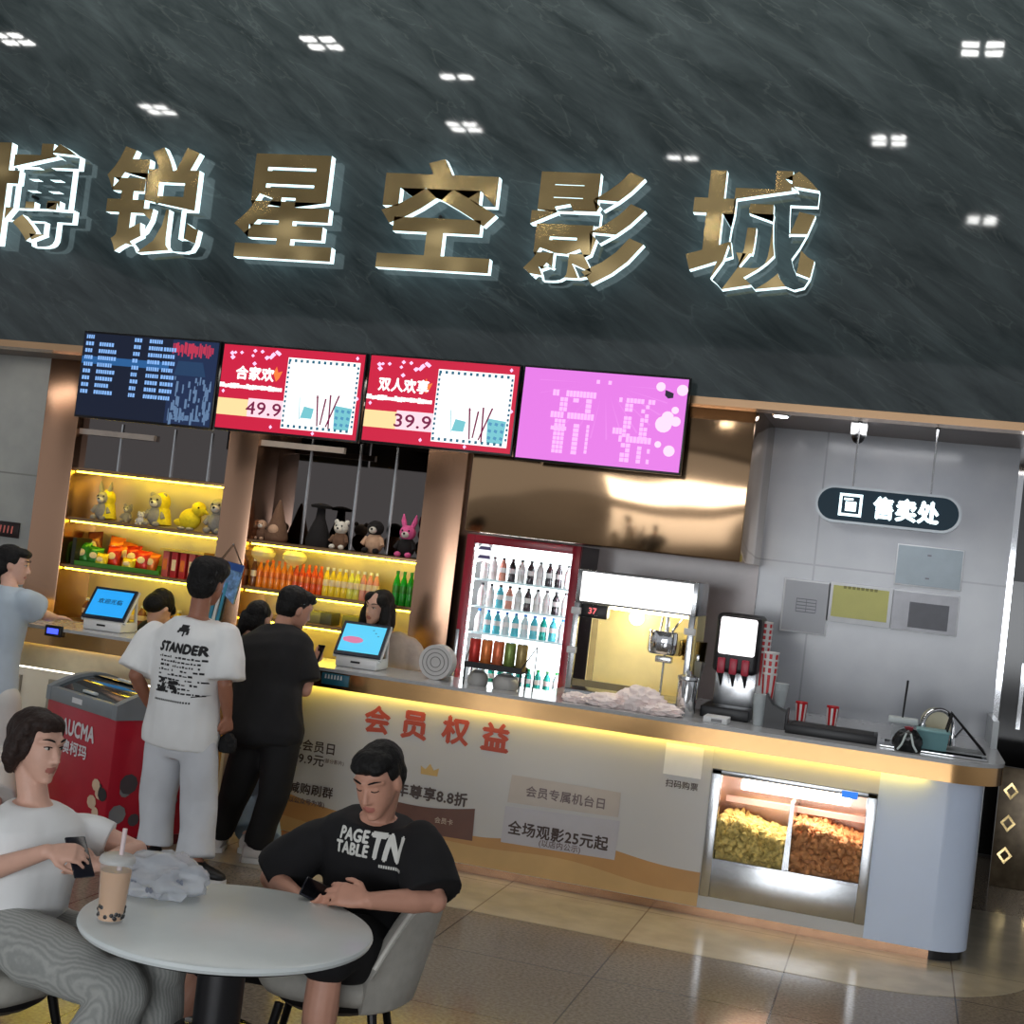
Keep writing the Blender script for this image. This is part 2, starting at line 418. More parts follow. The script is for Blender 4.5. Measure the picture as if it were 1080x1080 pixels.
# left, recessed glazed front with light inside
q = MB(); q.box((-9, YC+.33, .055), (XW, YC+.36, .94)); q.build('recess_back', mat('gloss_white_panel', rgb(220, 218, 212), .12, var=.02), CT)
q = MB(); q.box((-9, YC+.05, .055), (XW, YC+.34, .12)); q.box((-9, YC+.05, .80), (XW, YC+.34, .955)); q.build('recess_frame', mat('cream_panel', rgb(226, 214, 180), .3), CT)
q = MB()
for k in range(9): q.box((-9+k*.52, YC+.30, .12), (-9+k*.52+.30, YC+.325, .70))
q.build('recess_reflection', mat('grey_painted_reflection', rgb(150, 148, 142), .12), CT)  # grey slabs standing in for reflections in the glossy white front
q = MB(); q.box((-9, YC+.06, .790), (XW-.1, YC+.09, .80)); q.build('recess_light', glow('recess_warm_tube', (1, .93, .76), 5), CT)
q = MB(); q.box((XW-.42, YC+.02, .055), (XW+.0, YC+.052, .93), .004); q.build('tan_end_panel', mat('tan_panel', rgb(196, 158, 96), .4, var=.06), CT)

# big promotional poster stuck to the counter front
YP = YC+.086
def ph(px, y0, y1): return abs(PY(px, y0, YP).z-PY(px, y1, YP).z)
PO = thing('promotional_poster', 'wide white membership poster with red title on the counter front', 'poster', (PY(500, 860, YP).x, YP, .1))
xa, xb = XW+.01, XF1-.004
q = MB(); q.box((xa, YP-.003, .058), (xb, YP+.003, .945)); q.build('sheet', mat('poster_paper', rgb(205, 204, 202), .25, var=.02, scale=2), PO)
# sand-coloured dunes printed along the foot
def dune(z0, amp, ph_, col, nm, e):
    q = MB(); n = 40; vs = []
    for i in range(n+1):
        x = xa+(xb-xa)*i/n
        vs += [V((x, YP-.004-e, .059)), V((x, YP-.004-e, z0+amp*sin(i*.21+ph_)+amp*.5*sin(i*.47)))]
    q.add(vs, [(2*i, 2*i+2, 2*i+3, 2*i+1) for i in range(n)]); q.build(nm, col, PO)
dune(.255, .035, 1.2, mat('dune_print_orange', rgb(196, 150, 96), .3, var=.10, scale=3), 'printed_dune', 0)
dune(.16, .025, 2.6, mat('dune_print_tan', rgb(206, 170, 116), .3, var=.10, scale=3), 'printed_dune', .001)
REDT = mat('red_lettering', rgb(186, 74, 50), .4); DARKT = mat('dark_brown_lettering', rgb(70, 55, 50), .4); GREYT = mat('faded_lettering', rgb(120, 105, 105), .4)
for ch, x, y in (('会', 398, 759), ('员', 437, 765), ('权', 480.5, 770.5), ('益', 522.5, 777.5)):
    text('title_character', ch, PY(x, y, YP-.006), REDT, PO, h=.155, bold=.045)
def pt(s, x, y, h, m=DARKT, bold=.02):
    p = PY(x, y, YP-.0075); text('text_line', s, p, m, PO, h=h, bold=bold)
pt('二会员日', 330, 787, .068); pt('19.9元', 326, 801, .062); pt('(部分影片)', 352, 804, .03, GREYT)
pt('少减购刷群', 322, 832, .066); pt('(以公众号为准)', 322, 846, .04, GREYT)
pt('年尊享8.8折', 455, 838, .078, bold=.035)
pt('会员专属机台日', 596, 841, .062, GREYT)
pt('全场观影25元起', 588, 881, .078, bold=.03); pt('(以店内公示)', 590, 893, .046, GREYT)
# brown ticket shape and the little gold crown
a, b, c, d = PY(412, 844, YP-.006), PY(501, 853, YP-.006), PY(498, 887, YP-.006), PY(405, 872, YP-.006)
q = MB(); n = 10
top = [a.lerp(b, i/n)+V((0, 0, -.02*sin(pi*i/n))) for i in range(n+1)]; bot = [d.lerp(c, i/n) for i in range(n+1)]
q.add(top+bot, [(i, i+1, n+2+i, n+1+i) for i in range(n)]); q.build('brown_ticket_print', mat('brown_print', rgb(104, 66, 52), .3), PO)
pt('会员卡', 468, 866, .035, mat('pale_print', rgb(190, 170, 150), .4))
c = PY(453, 812, YP-.006); w_ = .052
q = MB(); q.add([c+V((x*w_, 0, z*w_)) for x, z in ((-1, -.6), (1, -.6), (1.1, .35), (.5, 0), (0, .7), (-.5, 0), (-1.1, .35))], [(0, 1, 3, 5), (1, 2, 3), (3, 4, 5), (5, 6, 0)])
q.build('gold_crown_print', mat('gold_print', rgb(214, 178, 110), .35), PO)
# pale panels of the printed notices
PALE = mat('pale_print_panel', rgb(196, 194, 200), .25, var=.02)
def panel(pts, nm, m, e=.0065):
    q = MB(); q.add([PY(x, y, YP-e) for x, y in pts], [(0, 1, 2, 3)]); q.build(nm, m, PO)
panel(((540, 817), (655, 836), (652, 862), (535, 846)), 'notice_panel', mat('pale_beige_print', rgb(198, 188, 178), .25, var=.02))
panel(((533, 850), (654, 866), (648, 907), (528, 888)), 'notice_panel', PALE)
# white square where the code is printed, with its caption
QP = thing('code_sticker', 'small white square sticker with a caption beside the popcorn cabinet', 'sticker', PY(720, 822, YP-.004))
a, b = PY(703, 783, YP-.004), PY(739, 822, YP-.004)
bx('sticker_sheet', (a.x, YP-.006, b.z), (b.x, YP-.002, a.z), mat('white_sticker', rgb(244, 244, 244), .3, var=.03), QP)
text('caption', '扫码购票', PY(719, 828, YP-.008), DARKT, QP, h=.042)

# ------------------------------------------------------------------ heated popcorn cabinet let into the counter
xa, xb = XF1, XF2; za, zb = zc0, zc1
PC = thing('popcorn_cabinet', 'lit popcorn display cabinet with steel frame in the counter front', 'cabinet', ((xa+xb)/2, YC+.3, za))
q = MB(); t = .055
q.box((xa, YC+.075, za), (xa+t, YC+.14, zb), .004); q.box((xb-t, YC+.075, za), (xb, YC+.14, zb), .004)
q.box((xa, YC+.075, zb-.03), (xb, YC+.14, zb), .004); q.build('steel_frame', STEEL, PC)
q = MB(); q.box((xa+t, YC+.085, za), (xb-t, YC+.10, za+.215), .004); q.build('lower_panel', STEEL, PC)
q = MB(); q.box((xa+.01, YC+.60, za), (xb-.01, YC+.62, zb)); q.box((xa+.01, YC+.1, za), (xa+.02, YC+.6, zb)); q.box((xb-.02, YC+.1, za), (xb-.01, YC+.6, zb)); q.box((xa+.01, YC+.1, zb-.012), (xb-.01, YC+.6, zb)); q.box((xa+.01, YC+.1, za), (xb-.01, YC+.6, za+.01))
q.build('inner_box', mat('coppery_steel', rgb(206, 176, 160), .25, .9, var=.04), PC)
xm = PY(833, 870, YC+.1).x
q = MB(); q.add([V((xm-.018, YC+.09, za+.2)), V((xm+.018, YC+.09, za+.2)), V((xm+.012, YC+.09, zb-.12)), V((xm-.006, YC+.09, zb-.12)), V((xm-.018, YC+.58, za+.2)), V((xm+.018, YC+.58, za+.2)), V((xm+.012, YC+.58, zb-.12)), V((xm-.006, YC+.58, zb-.12))],
      [(0, 1, 2, 3), (4, 5, 6, 7), (0, 1, 5, 4), (1, 2, 6, 5), (2, 3, 7, 6), (3, 0, 4, 7)]); q.build('divider', STEEL, PC)
q = MB(); q.box((xa+.16, YC+.14, zb-.10), (xb-.14, YC+.24, zb-.045), .01); q.build('heat_lamp', glow('popcorn_lamp', (1, .87, .72), 26), PC)
q = MB(); q.box((xb-.19, YC+.07, zb-.045), (xb-.105, YC+.074, zb-.008)); q.build('blue_label', glow('blue_label_light', (.02, .25, 1), .9), PC)
bx('sliding_lid_rail', (xa+t, YC+.42, zb-.22), (xb-t, YC+.46, zb-.19), mat('pink_steel', rgb(206, 170, 160), .3, .5), PC)
def corn(x0, x1, z0, z1, m, n, nm, label, seed):
    rr = random.Random(seed); q = MB()
    for i in range(n):
        u = rr.random(); x = x0+(x1-x0)*rr.random(); y = YC+.105+.42*u**1.6
        top = z1+.03*sin((x-x0)*9+1)+.02*NZ.noise(V((x*7, y*7, 0)))
        z = z0+(top-z0)*(rr.random()**(.8 if u < .25 else .25)); r = rr.uniform(.013, .020)
        bmv = bmesh.ops.create_icosphere(q.bm, subdivisions=1, radius=r, matrix=Mx.Translation((x, y, z)))['verts']
        for v in bmv: v.co += (v.co-V((x, y, z)))*rr.uniform(-.35, .45)
    o = q.build(nm, m, None, smooth=60, org=((x0+x1)/2, YC+.3, z0)); settag(o, label, 'popcorn', kind='stuff')
    q = MB(); q.box((x0, YC+.14, z0-.01), (x1, YC+.56, z1-.06)); q.build('heap_core', m, o)
zl = za+.215
corn(xa+t+.004, xm-.02, zl, PY(785, 873, YC+.15).z, mat('yellow_popcorn', rgb(214, 192, 118), .7, var=.3, scale=40), 1100, 'popcorn', 'heap of yellow popcorn in the left half of the lit cabinet', 3)
corn(xm+.02, xb-t-.004, zl, PY(870, 880, YC+.15).z, mat('caramel_popcorn', rgb(202, 142, 92), .6, var=.25, scale=40), 1100, 'popcorn', 'heap of orange caramel popcorn in the right half of the lit cabinet', 5)
GLASS = mat('clear_glass', (1, 1, 1), .02, var=0, trans=1, ior=1.02, spec=.5)
q = MB(); q.box((xa+t-.01, YC+.082, za+.2), (xb-t+.01, YC+.086, zb-.02)); q.build('front_glass', GLASS, PC)

# ------------------------------------------------------------------ four television screens
YV = 7.86
BEZ = mat('screen_bezel', rgb(16, 16, 20), .3, var=.05)
def tv(px0, py0, px1, py1, label, back):
    """top-left and top-right corners in the picture give the place; the set is 16:9"""
    a, b = PY(px0, py0, YV), PY(px1, py1, YV)
    w = b.x-a.x; h = w*9/16*1.0; zt = (a.z+b.z)/2
    c = V(((a.x+b.x)/2, YV, zt-h/2))
    rt = thing('menu_screen', label, 'screen', c, group='screens hanging under the stone')
    q = MB(); q.box((-w/2+.004, .004, -h/2), (w/2-.004, .05, h/2), .004); q.build('screen_housing', BEZ, rt, world=False)
    q = MB(); q.box((-.12, .05, -.12), (.12, YF+.02-YV if YF > YV else .1, .12)); q.build('mounting_bracket', BLACKM, rt, world=False)
    q = MB(); q.box((-w/2+.014, .0, -h/2+.014), (w/2-.014, .005, h/2-.014)); q.build('display_panel', back, rt, world=False)
    return rt, w-.028, h-.028
class Scr:
    def __init__(s, rt, w, h): s.rt, s.w, s.h = rt, w, h
    def p(s, u, v, e=.002): return V(((u-.5)*s.w, -e, (.5-v)*s.h))
    def rect(s, mb, u0, v0, u1, v1, e=.002): mb.add([s.p(u0, v0, e), s.p(u1, v0, e), s.p(u1, v1, e), s.p(u0, v1, e)], [(0, 1, 2, 3)])
    def put(s, name, mb, m): return mb.build(name, m, s.rt, world=False, smooth=0)
    def txt(s, name, t, u, v, h, m, bold=.02, e=.004, w=None): return text(name, t, s.p(u, v, e), m, s.rt, h=h*s.h, w=w*s.w if w else None, bold=bold, world=False)
    def poly(s, mb, pts, e): mb.add([s.p(u, v, e) for u, v in pts], [tuple(range(len(pts)))])
SREDB = glow('screen_red', rgb(206, 22, 62), 1.0); SWHITE = glow('screen_white', (1, 1, 1), 1.25); SCREAM = glow('screen_cream', rgb(255, 222, 160), 1.05)
SBLUE = glow('screen_dark_blue', rgb(8, 20, 44), 1); SMID = glow('screen_mid_blue', rgb(36, 92, 150), 1); SLT = glow('screen_light_blue', rgb(130, 176, 236), 1.1)
SPINK = glow('screen_pink', rgb(226, 120, 226), 1.05); SPALE = glow('screen_pale_pink', rgb(252, 206, 252), 1.15); STEAL = glow('screen_teal', rgb(120, 200, 210), 1)
SMAROON = glow('screen_maroon', rgb(120, 20, 70), 1); SGREY = glow('screen_steel_blue', rgb(96, 124, 160), 1); SORANGE = glow('screen_orange', rgb(255, 130, 60), 1); SBLACK = glow('screen_black', rgb(20, 8, 40), 1)
def timetable():
    rt, w, h = tv(88.5, 348, 234, 360, 'dark blue showtime screen, leftmost of the four hanging screens', SBLUE)
    s = Scr(rt, w, h); rr = random.Random(4)
    m1 = MB(); s.rect(m1, 0, .28, .655, .37, .002); s.put('highlight_row', m1, SMID)
    m2 = MB()
    for r in range(9):
        v = .045+r*.083
        for u, wd in ((.02, .055), (.13, .10+.04*rr.random()), (.41, .04), (.53, .09), (.68-.03, .085), (.0, 0)):
            if not wd or (r == 0 and u not in (.02, .41, .53)): continue
            k = 0.0
            while k < wd:                       # rows of small unreadable characters
                d = .010+.008*rr.random(); s.rect(m2, (u*.93)+k, v-.024, (u*.93)+k+d, v+.022, .004); k += d+.004
    s.put('showtime_rows', m2, SLT)
    m3 = MB(); s.rect(m3, .665, 0, 1, 1, .002); s.put('film_poster', m3, glow('film_poster_blue', rgb(22, 40, 76), 1))
    m4 = MB()
    for i in range(60):
        u = .68+.30*rr.random(); v = .42+.46*rr.random()
        s.rect(m4, u, v, u+.006+.012*rr.random(), v+.03+.12*rr.random(), .003+i*.00002)
    for i in range(24):
        u = .70+.26*rr.random(); s.rect(m4, u, .88+.06*rr.random(), u+.02, .95, .0035)
    s.put('poster_figures', m4, SGREY)
    m5 = MB()
    for i in range(22):
        u = .67+.30*i/22; s.rect(m5, u, .02+.05*rr.random(), u+.008+.008*rr.random(), .14+.08*rr.random(), .003)
    s.put('poster_title', m5, glow('poster_red', rgb(190, 50, 80), 1))
    m6 = MB(); s.poly(m6, [(.72, .25), (.90, .25), (.93, .42), (.70, .42)], .0032); s.put('poster_roof', m6, glow('poster_navy', rgb(30, 60, 96), 1))
def combo(px0, py0, px1, py1, label, title, price):
    rt, w, h = tv(px0, py0, px1, py1, label, SREDB); s = Scr(rt, w, h); rr = random.Random(9)
    m = MB()
    for i in range(16):
        u, v = .02+.42*rr.random(), .05+.17*rr.random(); d = .012+.008*rr.random()
        s.poly(m, [(u, v-d*1.6), (u+d, v), (u, v+d*1.6), (u-d, v)], .002)
    for u, v in ((.95, .05), (.7, .97), (.98, .52), (.03, .56), (.4, .94)):
        s.poly(m, [(u, v-.025), (u+.012, v), (u, v+.025), (u-.012, v)], .002)
    s.put('confetti', m, SPALE)
    s.txt('title_text', title, .245, .325, .155, SWHITE, .045, w=.27 if len(title) == 3 else .34)
    m = MB(); s.poly(m, [(.375, .30), (.395, .22), (.41, .29), (.44, .27), (.42, .36), (.40, .40)], .003); s.put('spark_print', m, SORANGE)
    m = MB(); u = .0
    while u < .45:
        d = .012+.012*rr.random(); s.rect(m, u, .455+.02*rr.random(), u+d, .51+.015*rr.random(), .003); u += d+.002
    s.put('small_print', m, SWHITE)
    m = MB(); s.rect(m, 0, .64, .46, .84, .002); s.put('price_band', m, SCREAM)
    m = MB(); s.rect(m, .22, .62, .47, .84, .0028); s.put('price_halo', m, glow('price_halo_pink', rgb(255, 214, 226), 1.1))
    s.txt('price_text', price, .335, .735, .15, SMAROON, .02, w=.25)
    m = MB(); s.rect(m, .47, .10, .975, .94, .002); s.put('picture_panel', m, SWHITE)
    m = MB()
    for i in range(12):
        u = .475+.041*i; s.rect(m, u, .115, u+.018, .15, .003); s.rect(m, u, .89, u+.018, .925, .003)
    for i in range(13):
        v = .15+.057*i; s.rect(m, .474, v, .488, v+.03, .003); s.rect(m, .957, v, .971, v+.03, .003)
    s.put('dashed_border', m, glow('screen_teal_dark', rgb(40, 104, 130), 1))
    m = MB()
    for u0, v0, u1, v1 in ((.72, .88, .70, .52), (.74, .86, .76, .55), (.78, .88, .85, .50), (.80, .90, .79, .50), (.66, .56, .72, .54)):
        s.poly(m, [(u0, v0), (u0+.010, v0), (u1+.012, v1), (u1, v1)], .004)
    s.put('straw_print', m, SMAROON)
    m = MB(); s.poly(m, [(.58, .56), (.585, .56), (.60, .82), (.595, .82)], .004); s.poly(m, [(.84, .90), (.945, .90), (.955, .64), (.83, .62)], .003)
    s.poly(m, [(.60, .80), (.68, .80), (.69, .68), (.62, .66)], .003); s.put('cup_print', m, STEAL)
    m = MB()
    for i in range(9):
        u, v = .845+.04*(i % 3), .66+.08*(i//3); s.poly(m, [(u, v), (u+.02, v+.01), (u+.015, v+.045), (u-.005, v+.03)], .0045)
    s.put('cup_pattern_print', m, glow('screen_cyan', rgb(80, 150, 190), 1))
def pink():
    rt, w, h = tv(552.5, 384, 729.5, 398.5, 'pink promotion screen, rightmost of the four hanging screens', SPINK); s = Scr(rt, w, h); rr = random.Random(2)
    m = MB()
    for i in range(14):
        a = pi*i/13; s.poly(m, [(.5+.12*cos(a), .12+.14*sin(a)), (.5+.40*cos(a)+.005, .12+.6*sin(a)), (.5+.40*cos(a)-.005, .12+.6*sin(a)+.01)], .0015)
    s.put('ray_print', m, glow('screen_pink_light', rgb(232, 134, 232), 1.05))
    m = MB()
    def cell(u0, v0, u1, v1):
        n = max(1, int((u1-u0)/.02)); k = max(1, int((v1-v0)/.045))
        for i in range(n):
            for j in range(k):
                if rr.random() < .12: continue
                s.rect(m, u0+(u1-u0)*i/n, v0+(v1-v0)*j/k, u0+(u1-u0)*(i+.86)/n, v0+(v1-v0)*(j+.84)/k, .003)
    # two blocks of unreadable columns, shaped as in the photograph
    for b in ((.19, .22, .46, .30), (.24, .30, .29, .46), (.32, .30, .36, .46), (.40, .30, .44, .46), (.19, .46, .46, .54), (.20, .62, .30, .67), (.22, .54, .29, .92), (.34, .58, .38, .92), (.42, .58, .44, .90),
              (.60, .25, .82, .31), (.64, .31, .69, .68), (.74, .31, .79, .70), (.60, .66, .82, .74), (.58, .58, .64, .66), (.64, .74, .70, .95), (.74, .76, .77, .95), (.80, .78, .82, .95)): cell(*b)
    cell(.45, .08, .57, .13)
    s.put('column_text', m, glow('screen_column_pink', rgb(246, 182, 246), 1.1))
    m = MB()
    for u, v, r in ((.84, .10, .028), (.97, .12, .034), (.90, .42, .036), (.88, .50, .05), (.95, .46, .03), (.93, .78, .034), (.86, .72, .02), (.94, .34, .022)):
        s.poly(m, [(u+r*cos(2*pi*i/14), v+r*16/9*sin(2*pi*i/14)) for i in range(14)], .003)
    s.put('popcorn_print', m, glow('screen_pinkish_white', rgb(255, 214, 240), 1.1))
    m = MB(); s.poly(m, [(.87, .13), (.92, .16), (.92, .21), (.89, .22), (.87, .19)], .004); s.put('dark_print', m, SBLACK)
timetable()
combo(235.5, 360, 388, 372.5, 'red combo screen priced 49.9, second of the hanging screens', '合家欢', '49.9')
combo(390, 372.5, 551, 384, 'red combo screen priced 39.9, third of the hanging screens', '双人欢享', '39.9')
pink()

# ------------------------------------------------------------------ display shelves between the pillars
BOARD = mat('bronze_shelf_board', rgb(150, 120, 88), .3, .8, var=.06)
BACKM = wavy('gold_tinted_mirror', rgb(214, 200, 150), .34, .3, 3)
BACKM.node_tree.nodes['Principled BSDF'].inputs['Metallic'].default_value = .6
LEDS = glow('shelf_led_yellow', (1.0, .76, .04), 20)
def bay(name, label, x0, x1, zs, ztop, mull, dm):
    rt = thing(name, label, 'shelf', ((x0+x1)/2, YB-.2, 0))
    bx('back_mirror', (x0, YB-.03, .1), (x1, YB-.005, zs[0]), BACKM, rt)
    q = MB(); q.box((x0, YS+dm, zs[0]+.013), (x1, YS+dm+.015, ZC)); q.build('smoked_mirror', DARKMIR, rt)
    for f in mull:
        xm = x0+(x1-x0)*f
        bx('mirror_mullion', (xm-.006, YS+dm-.012, zs[0]+.013), (xm+.006, YS+dm, ztop), STEEL, rt)
    bx('light_rail', (x0, YS+.02, ztop-.10), (x0+(x1-x0)*.5, YS+.058, ztop-.06), mat('pale_rail', rgb(176, 164, 154), .3, .4), rt)
    for z in zs:
        b = bx('shelf_board', (x0, YS, z-.012), (x1, YB-.03, z+.012), BOARD, rt, .002)
        bx('led_strip', (x0+.02, YS+.02, z-.024), (x1-.02, YS+.04, z-.013), LEDS, b)
    return rt
def zat(p, y=YS): return PY(p[0], p[1], y).z
LZ = [zat((158, 503)), zat((151, 556)), zat((133, 605)), zat((130, 655))-.06]
MZ = [zat((352, 581)), zat((345, 631)), zat((345, 662)), .78]
bay('display_shelf', 'gold lit display shelves of plush toys and snacks behind the left till', p1r, p2l, LZ, zat((158, 450)), (.27, .62, .86), .06)
bay('display_shelf', 'gold lit display shelves of drinks behind the long-haired clerk', p2r, p3l, MZ, zat((352, 462)), (.20, .5, .72), .33)

# plush toys on the upper shelves, and two dolls in place of reflections
GP = mat('grey_plush', rgb(150, 146, 138), .95, bump=.3, scale=60); WP = mat('white_plush', rgb(214, 210, 200), .95, bump=.3, scale=60); YP_ = mat('yellow_plush', rgb(236, 214, 40), .9, bump=.3, scale=60)
BRP = mat('brown_plush', rgb(112, 84, 66), .95, bump=.3, scale=60); BKP = mat('black_plush', rgb(24, 22, 24), .9, bump=.2, scale=60); PKP = mat('pink_stand_in', rgb(216, 92, 150), .9, bump=.2, scale=60); TANP = mat('tan_plush', rgb(196, 160, 132), .9, bump=.2, scale=60)
EYEM = mat('black_bead', rgb(12, 12, 12), .2, var=0)
def plush(label, px, py_base, z, s, body, head, kind, y=YS+.15, hood=None):
    x = PY(px, py_base, y).x
    rt = thing('plush_toy', label, 'plush toy', (x, y, z), group='plush toys on the shelves')
    L = lambda nm, fn, m, par=rt: (lambda q: (fn(q), q.build(nm, m, par, world=False, smooth=80))[1])(MB())
    if kind == 'cone':
        L('body', lambda q: q.lathe((0, 0, 0), [(.0, 0), (.5*s, 0), (.55*s, .2*s), (.46*s, .6*s), (.30*s, 1.1*s), (.16*s, 1.6*s), (.05*s, 1.9*s), (0, 1.95*s)], 16), body)
        L('face', lambda q: q.sphere((0, -.36*s, .55*s), (.26*s, .2*s, .24*s)), head)
        return
    if kind == 'bottle':
        L('body', lambda q: q.lathe((0, 0, 0), [(0, 0), (.5*s, 0), (.52*s, .3*s), (.36*s, .8*s), (.20*s, 1.2*s), (.17*s, 1.6*s), (0, 1.66*s)], 16), body)
        L('top', lambda q: q.lathe((0, 0, 1.6*s), [(0, 0), (.42*s, .02*s), (.46*s, .12*s), (.2*s, .2*s), (0, .22*s)], 16), head)
        return
    if kind == 'bird':
        L('body', lambda q: (q.sphere((0, 0, .55*s), (.55*s, .42*s, .5*s)), q.sphere((-.5*s, 0, .35*s), (.35*s, .14*s, .18*s))), body)
        L('head', lambda q: q.sphere((.42*s, -.05*s, 1.05*s), (.36*s, .34*s, .36*s)), head)
        L('beak', lambda q: q.tube([(.70*s, -.1*s, 1.0*s), (.98*s, -.14*s, .86*s)], [.14*s, .04*s]), body)
        for d in (-.25, .2): L('foot', lambda q, d=d: q.sphere((d*s, -.3*s, .08*s), (.18*s, .24*s, .1*s)), GP)
        L('eye', lambda q: q.sphere((.56*s, -.36*s, 1.12*s), .05*s), EYEM)
        return
    L('body', lambda q: q.sphere((0, 0, .5*s), (.46*s, .4*s, .52*s)), body)
    for d in (-1, 1):
        L('arm', lambda q, d=d: q.tube([(d*.34*s, -.1*s, .75*s), (d*.52*s, -.25*s, .4*s)], [.13*s, .12*s]), body)
        L('foot', lambda q, d=d: q.sphere((d*.28*s, -.42*s, .13*s), (.17*s, .2*s, .14*s)), head)
    L('head', lambda q: q.sphere((0, -.04*s, 1.22*s), (.42*s, .38*s, .38*s)), head)
    L('muzzle', lambda q: q.sphere((0, -.36*s, 1.12*s), (.2*s, .2*s, .16*s)), WP)
    L('nose', lambda q: q.sphere((0, -.55*s, 1.17*s), .06*s), EYEM)
    for d in (-1, 1):
        L('eye', lambda q, d=d: q.sphere((d*.17*s, -.37*s, 1.32*s), .05*s), EYEM)
        if kind == 'longear': L('ear', lambda q, d=d: q.tube([(d*.2*s, 0, 1.5*s), (d*.3*s, .05*s, 1.8*s), (d*.34*s, .05*s, 2.15*s)], [.12*s, .13*s, .03*s]), head)
        elif kind == 'roundear': L('ear', lambda q, d=d: q.sphere((d*.32*s, 0, 1.55*s), (.14*s, .08*s, .14*s)), head)
    if hood: L('hood', lambda q: (q.sphere((.16*s, .12*s, 1.2*s), (.44*s, .40*s, .52*s)), q.tube([(.3*s, .1*s, .9*s), (.4*s, .05*s, .1*s)], [.32*s, .42*s])), hood)
zb1 = LZ[1]+.012
plush('grey long-eared plush toy in a yellow hood, leftmost on the top left shelf', 107, 550, zb1, .135, GP, GP, 'longear', hood=YP_)
plush('small grey plush toy between the two hooded toys', 133, 553, zb1, .085, GP, GP, 'roundear', y=YS+.22)
plush('tiny white plush ball toy at the front of the top left shelf', 147, 556, zb1, .06, WP, WP, 'roundear', y=YS+.08)
plush('grey dog plush toy with a yellow hood, middle of the top left shelf', 163, 558, zb1, .15, GP, GP, 'roundear', hood=YP_)
plush('bright yellow bird plush toy on the top left shelf', 199, 561, zb1, .155, YP_, YP_, 'bird')
plush('grey seal plush toy at the right end of the top left shelf', 228, 564, zb1, .16, GP, GP, 'plain', y=YS+.12)
zm0 = MZ[0]+.012
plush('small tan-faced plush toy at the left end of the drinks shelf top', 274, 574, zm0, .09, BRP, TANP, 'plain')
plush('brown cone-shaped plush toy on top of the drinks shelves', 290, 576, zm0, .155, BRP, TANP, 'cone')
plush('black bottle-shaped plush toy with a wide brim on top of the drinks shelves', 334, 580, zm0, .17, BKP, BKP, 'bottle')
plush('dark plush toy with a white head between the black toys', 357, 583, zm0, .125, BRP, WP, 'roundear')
plush('round black-haired doll standing in for a mirrored head above the drinks shelves', 393, 587, zm0, .145, TANP, BKP, 'plain')  # solid stand-in for the clerk's head mirrored behind the shelf
plush('pink and black doll standing in for mirrored signs, right end of the drinks shelf', 427, 590, zm0, .14, BKP, PKP, 'longear')  # solid stand-in for pinkish signs mirrored behind the shelf

# snacks on the left shelves
def bag(rt, w, h, d, m):
    q = MB(); n, k = 9, 8; grid = {}
    for side in (1, -1):
        for i in range(n+1):
            for j in range(k+1):
                u, v = i/n*2-1, j/k*2-1
                t = d*max(0, (1-u*u))**.5*max(0, (1-abs(v)**3))**.7
                grid[side, i, j] = q.bm.verts.new((u*w/2*(1-.05*(1-v*v)), side*t/2, (v+1)*h/2))
    for side in (1, -1):
        for i in range(n):
            for j in range(k):
                q.bm.faces.new([grid[side, i, j], grid[side, i+1, j], grid[side, i+1, j+1], grid[side, i, j+1]])
    bmesh.ops.remove_doubles(q.bm, verts=q.bm.verts, dist=1e-5)
    return q.build('pouch', m, rt, world=False, smooth=70)
SN = [mat('snack_%s_foil' % n, c, .25, .2, var=.12, scale=20) for n, c in (('red', rgb(206, 52, 30)), ('orange', rgb(232, 120, 40)), ('yellow', rgb(232, 200, 40)), ('green', rgb(52, 130, 40)), ('brown', rgb(120, 60, 36)))]
LBL = mat('snack_pale_label', rgb(236, 214, 170), .35)
zc = LZ[2]+.012
def snack(label, px, py, ci, w, h, y, tilt, z=zc):
    x = PY(px, py, y).x
    rt = thing('snack_bag', label, 'snack bag', (x, y, z), rot=(radians(-8), radians(tilt), 0), group='snack bags on the left shelf')
    bag(rt, w, h, .07, SN[ci])
    q = MB(); q.sphere((0, -.034, h*.55), (w*.28, .004, h*.16), 10, 6); q.build('printed_label', LBL, rt, world=False)
SB = 'snack bag on the second left shelf, '
for args in (('green '+SB+'leftmost', 86, 598, 3, .13, .17, YS+.12, -4), ('green '+SB+'next to the leftmost', 97, 600, 3, .12, .15, YS+.1, 6), ('brown '+SB+'behind the green ones', 99, 592, 4, .13, .26, YS+.24, -8),
             ('yellow '+SB+'in front of the orange bags', 105, 602, 2, .10, .11, YS+.07, 3), ('orange '+SB+'tallest and behind', 117, 594, 1, .13, .24, YS+.25, 5), ('red '+SB+'left of the yellow round one', 118, 602, 0, .12, .17, YS+.14, -3),
             ('pale orange '+SB+'right of the tallest', 129, 598, 1, .12, .21, YS+.23, 8), ('yellow '+SB+'low and round at the front', 134, 604, 2, .11, .10, YS+.07, 0), ('red '+SB+'behind the low yellow one', 139, 602, 0, .13, .19, YS+.2, -5),
             ('red and orange '+SB+'right of the low yellow one', 148, 605, 0, .12, .165, YS+.12, 2), ('orange '+SB+'rightmost of the heap', 156, 606, 1, .11, .16, YS+.14, 9)):
    snack(*args)
TR = thing('snack_crate', 'low green crate under the snack bags on the left shelf', 'crate', (PY(122, 603, YS+.1).x, YS+.16, zc))
a, b = PY(78, 598, YS+.04).x, PY(167, 607, YS+.04).x
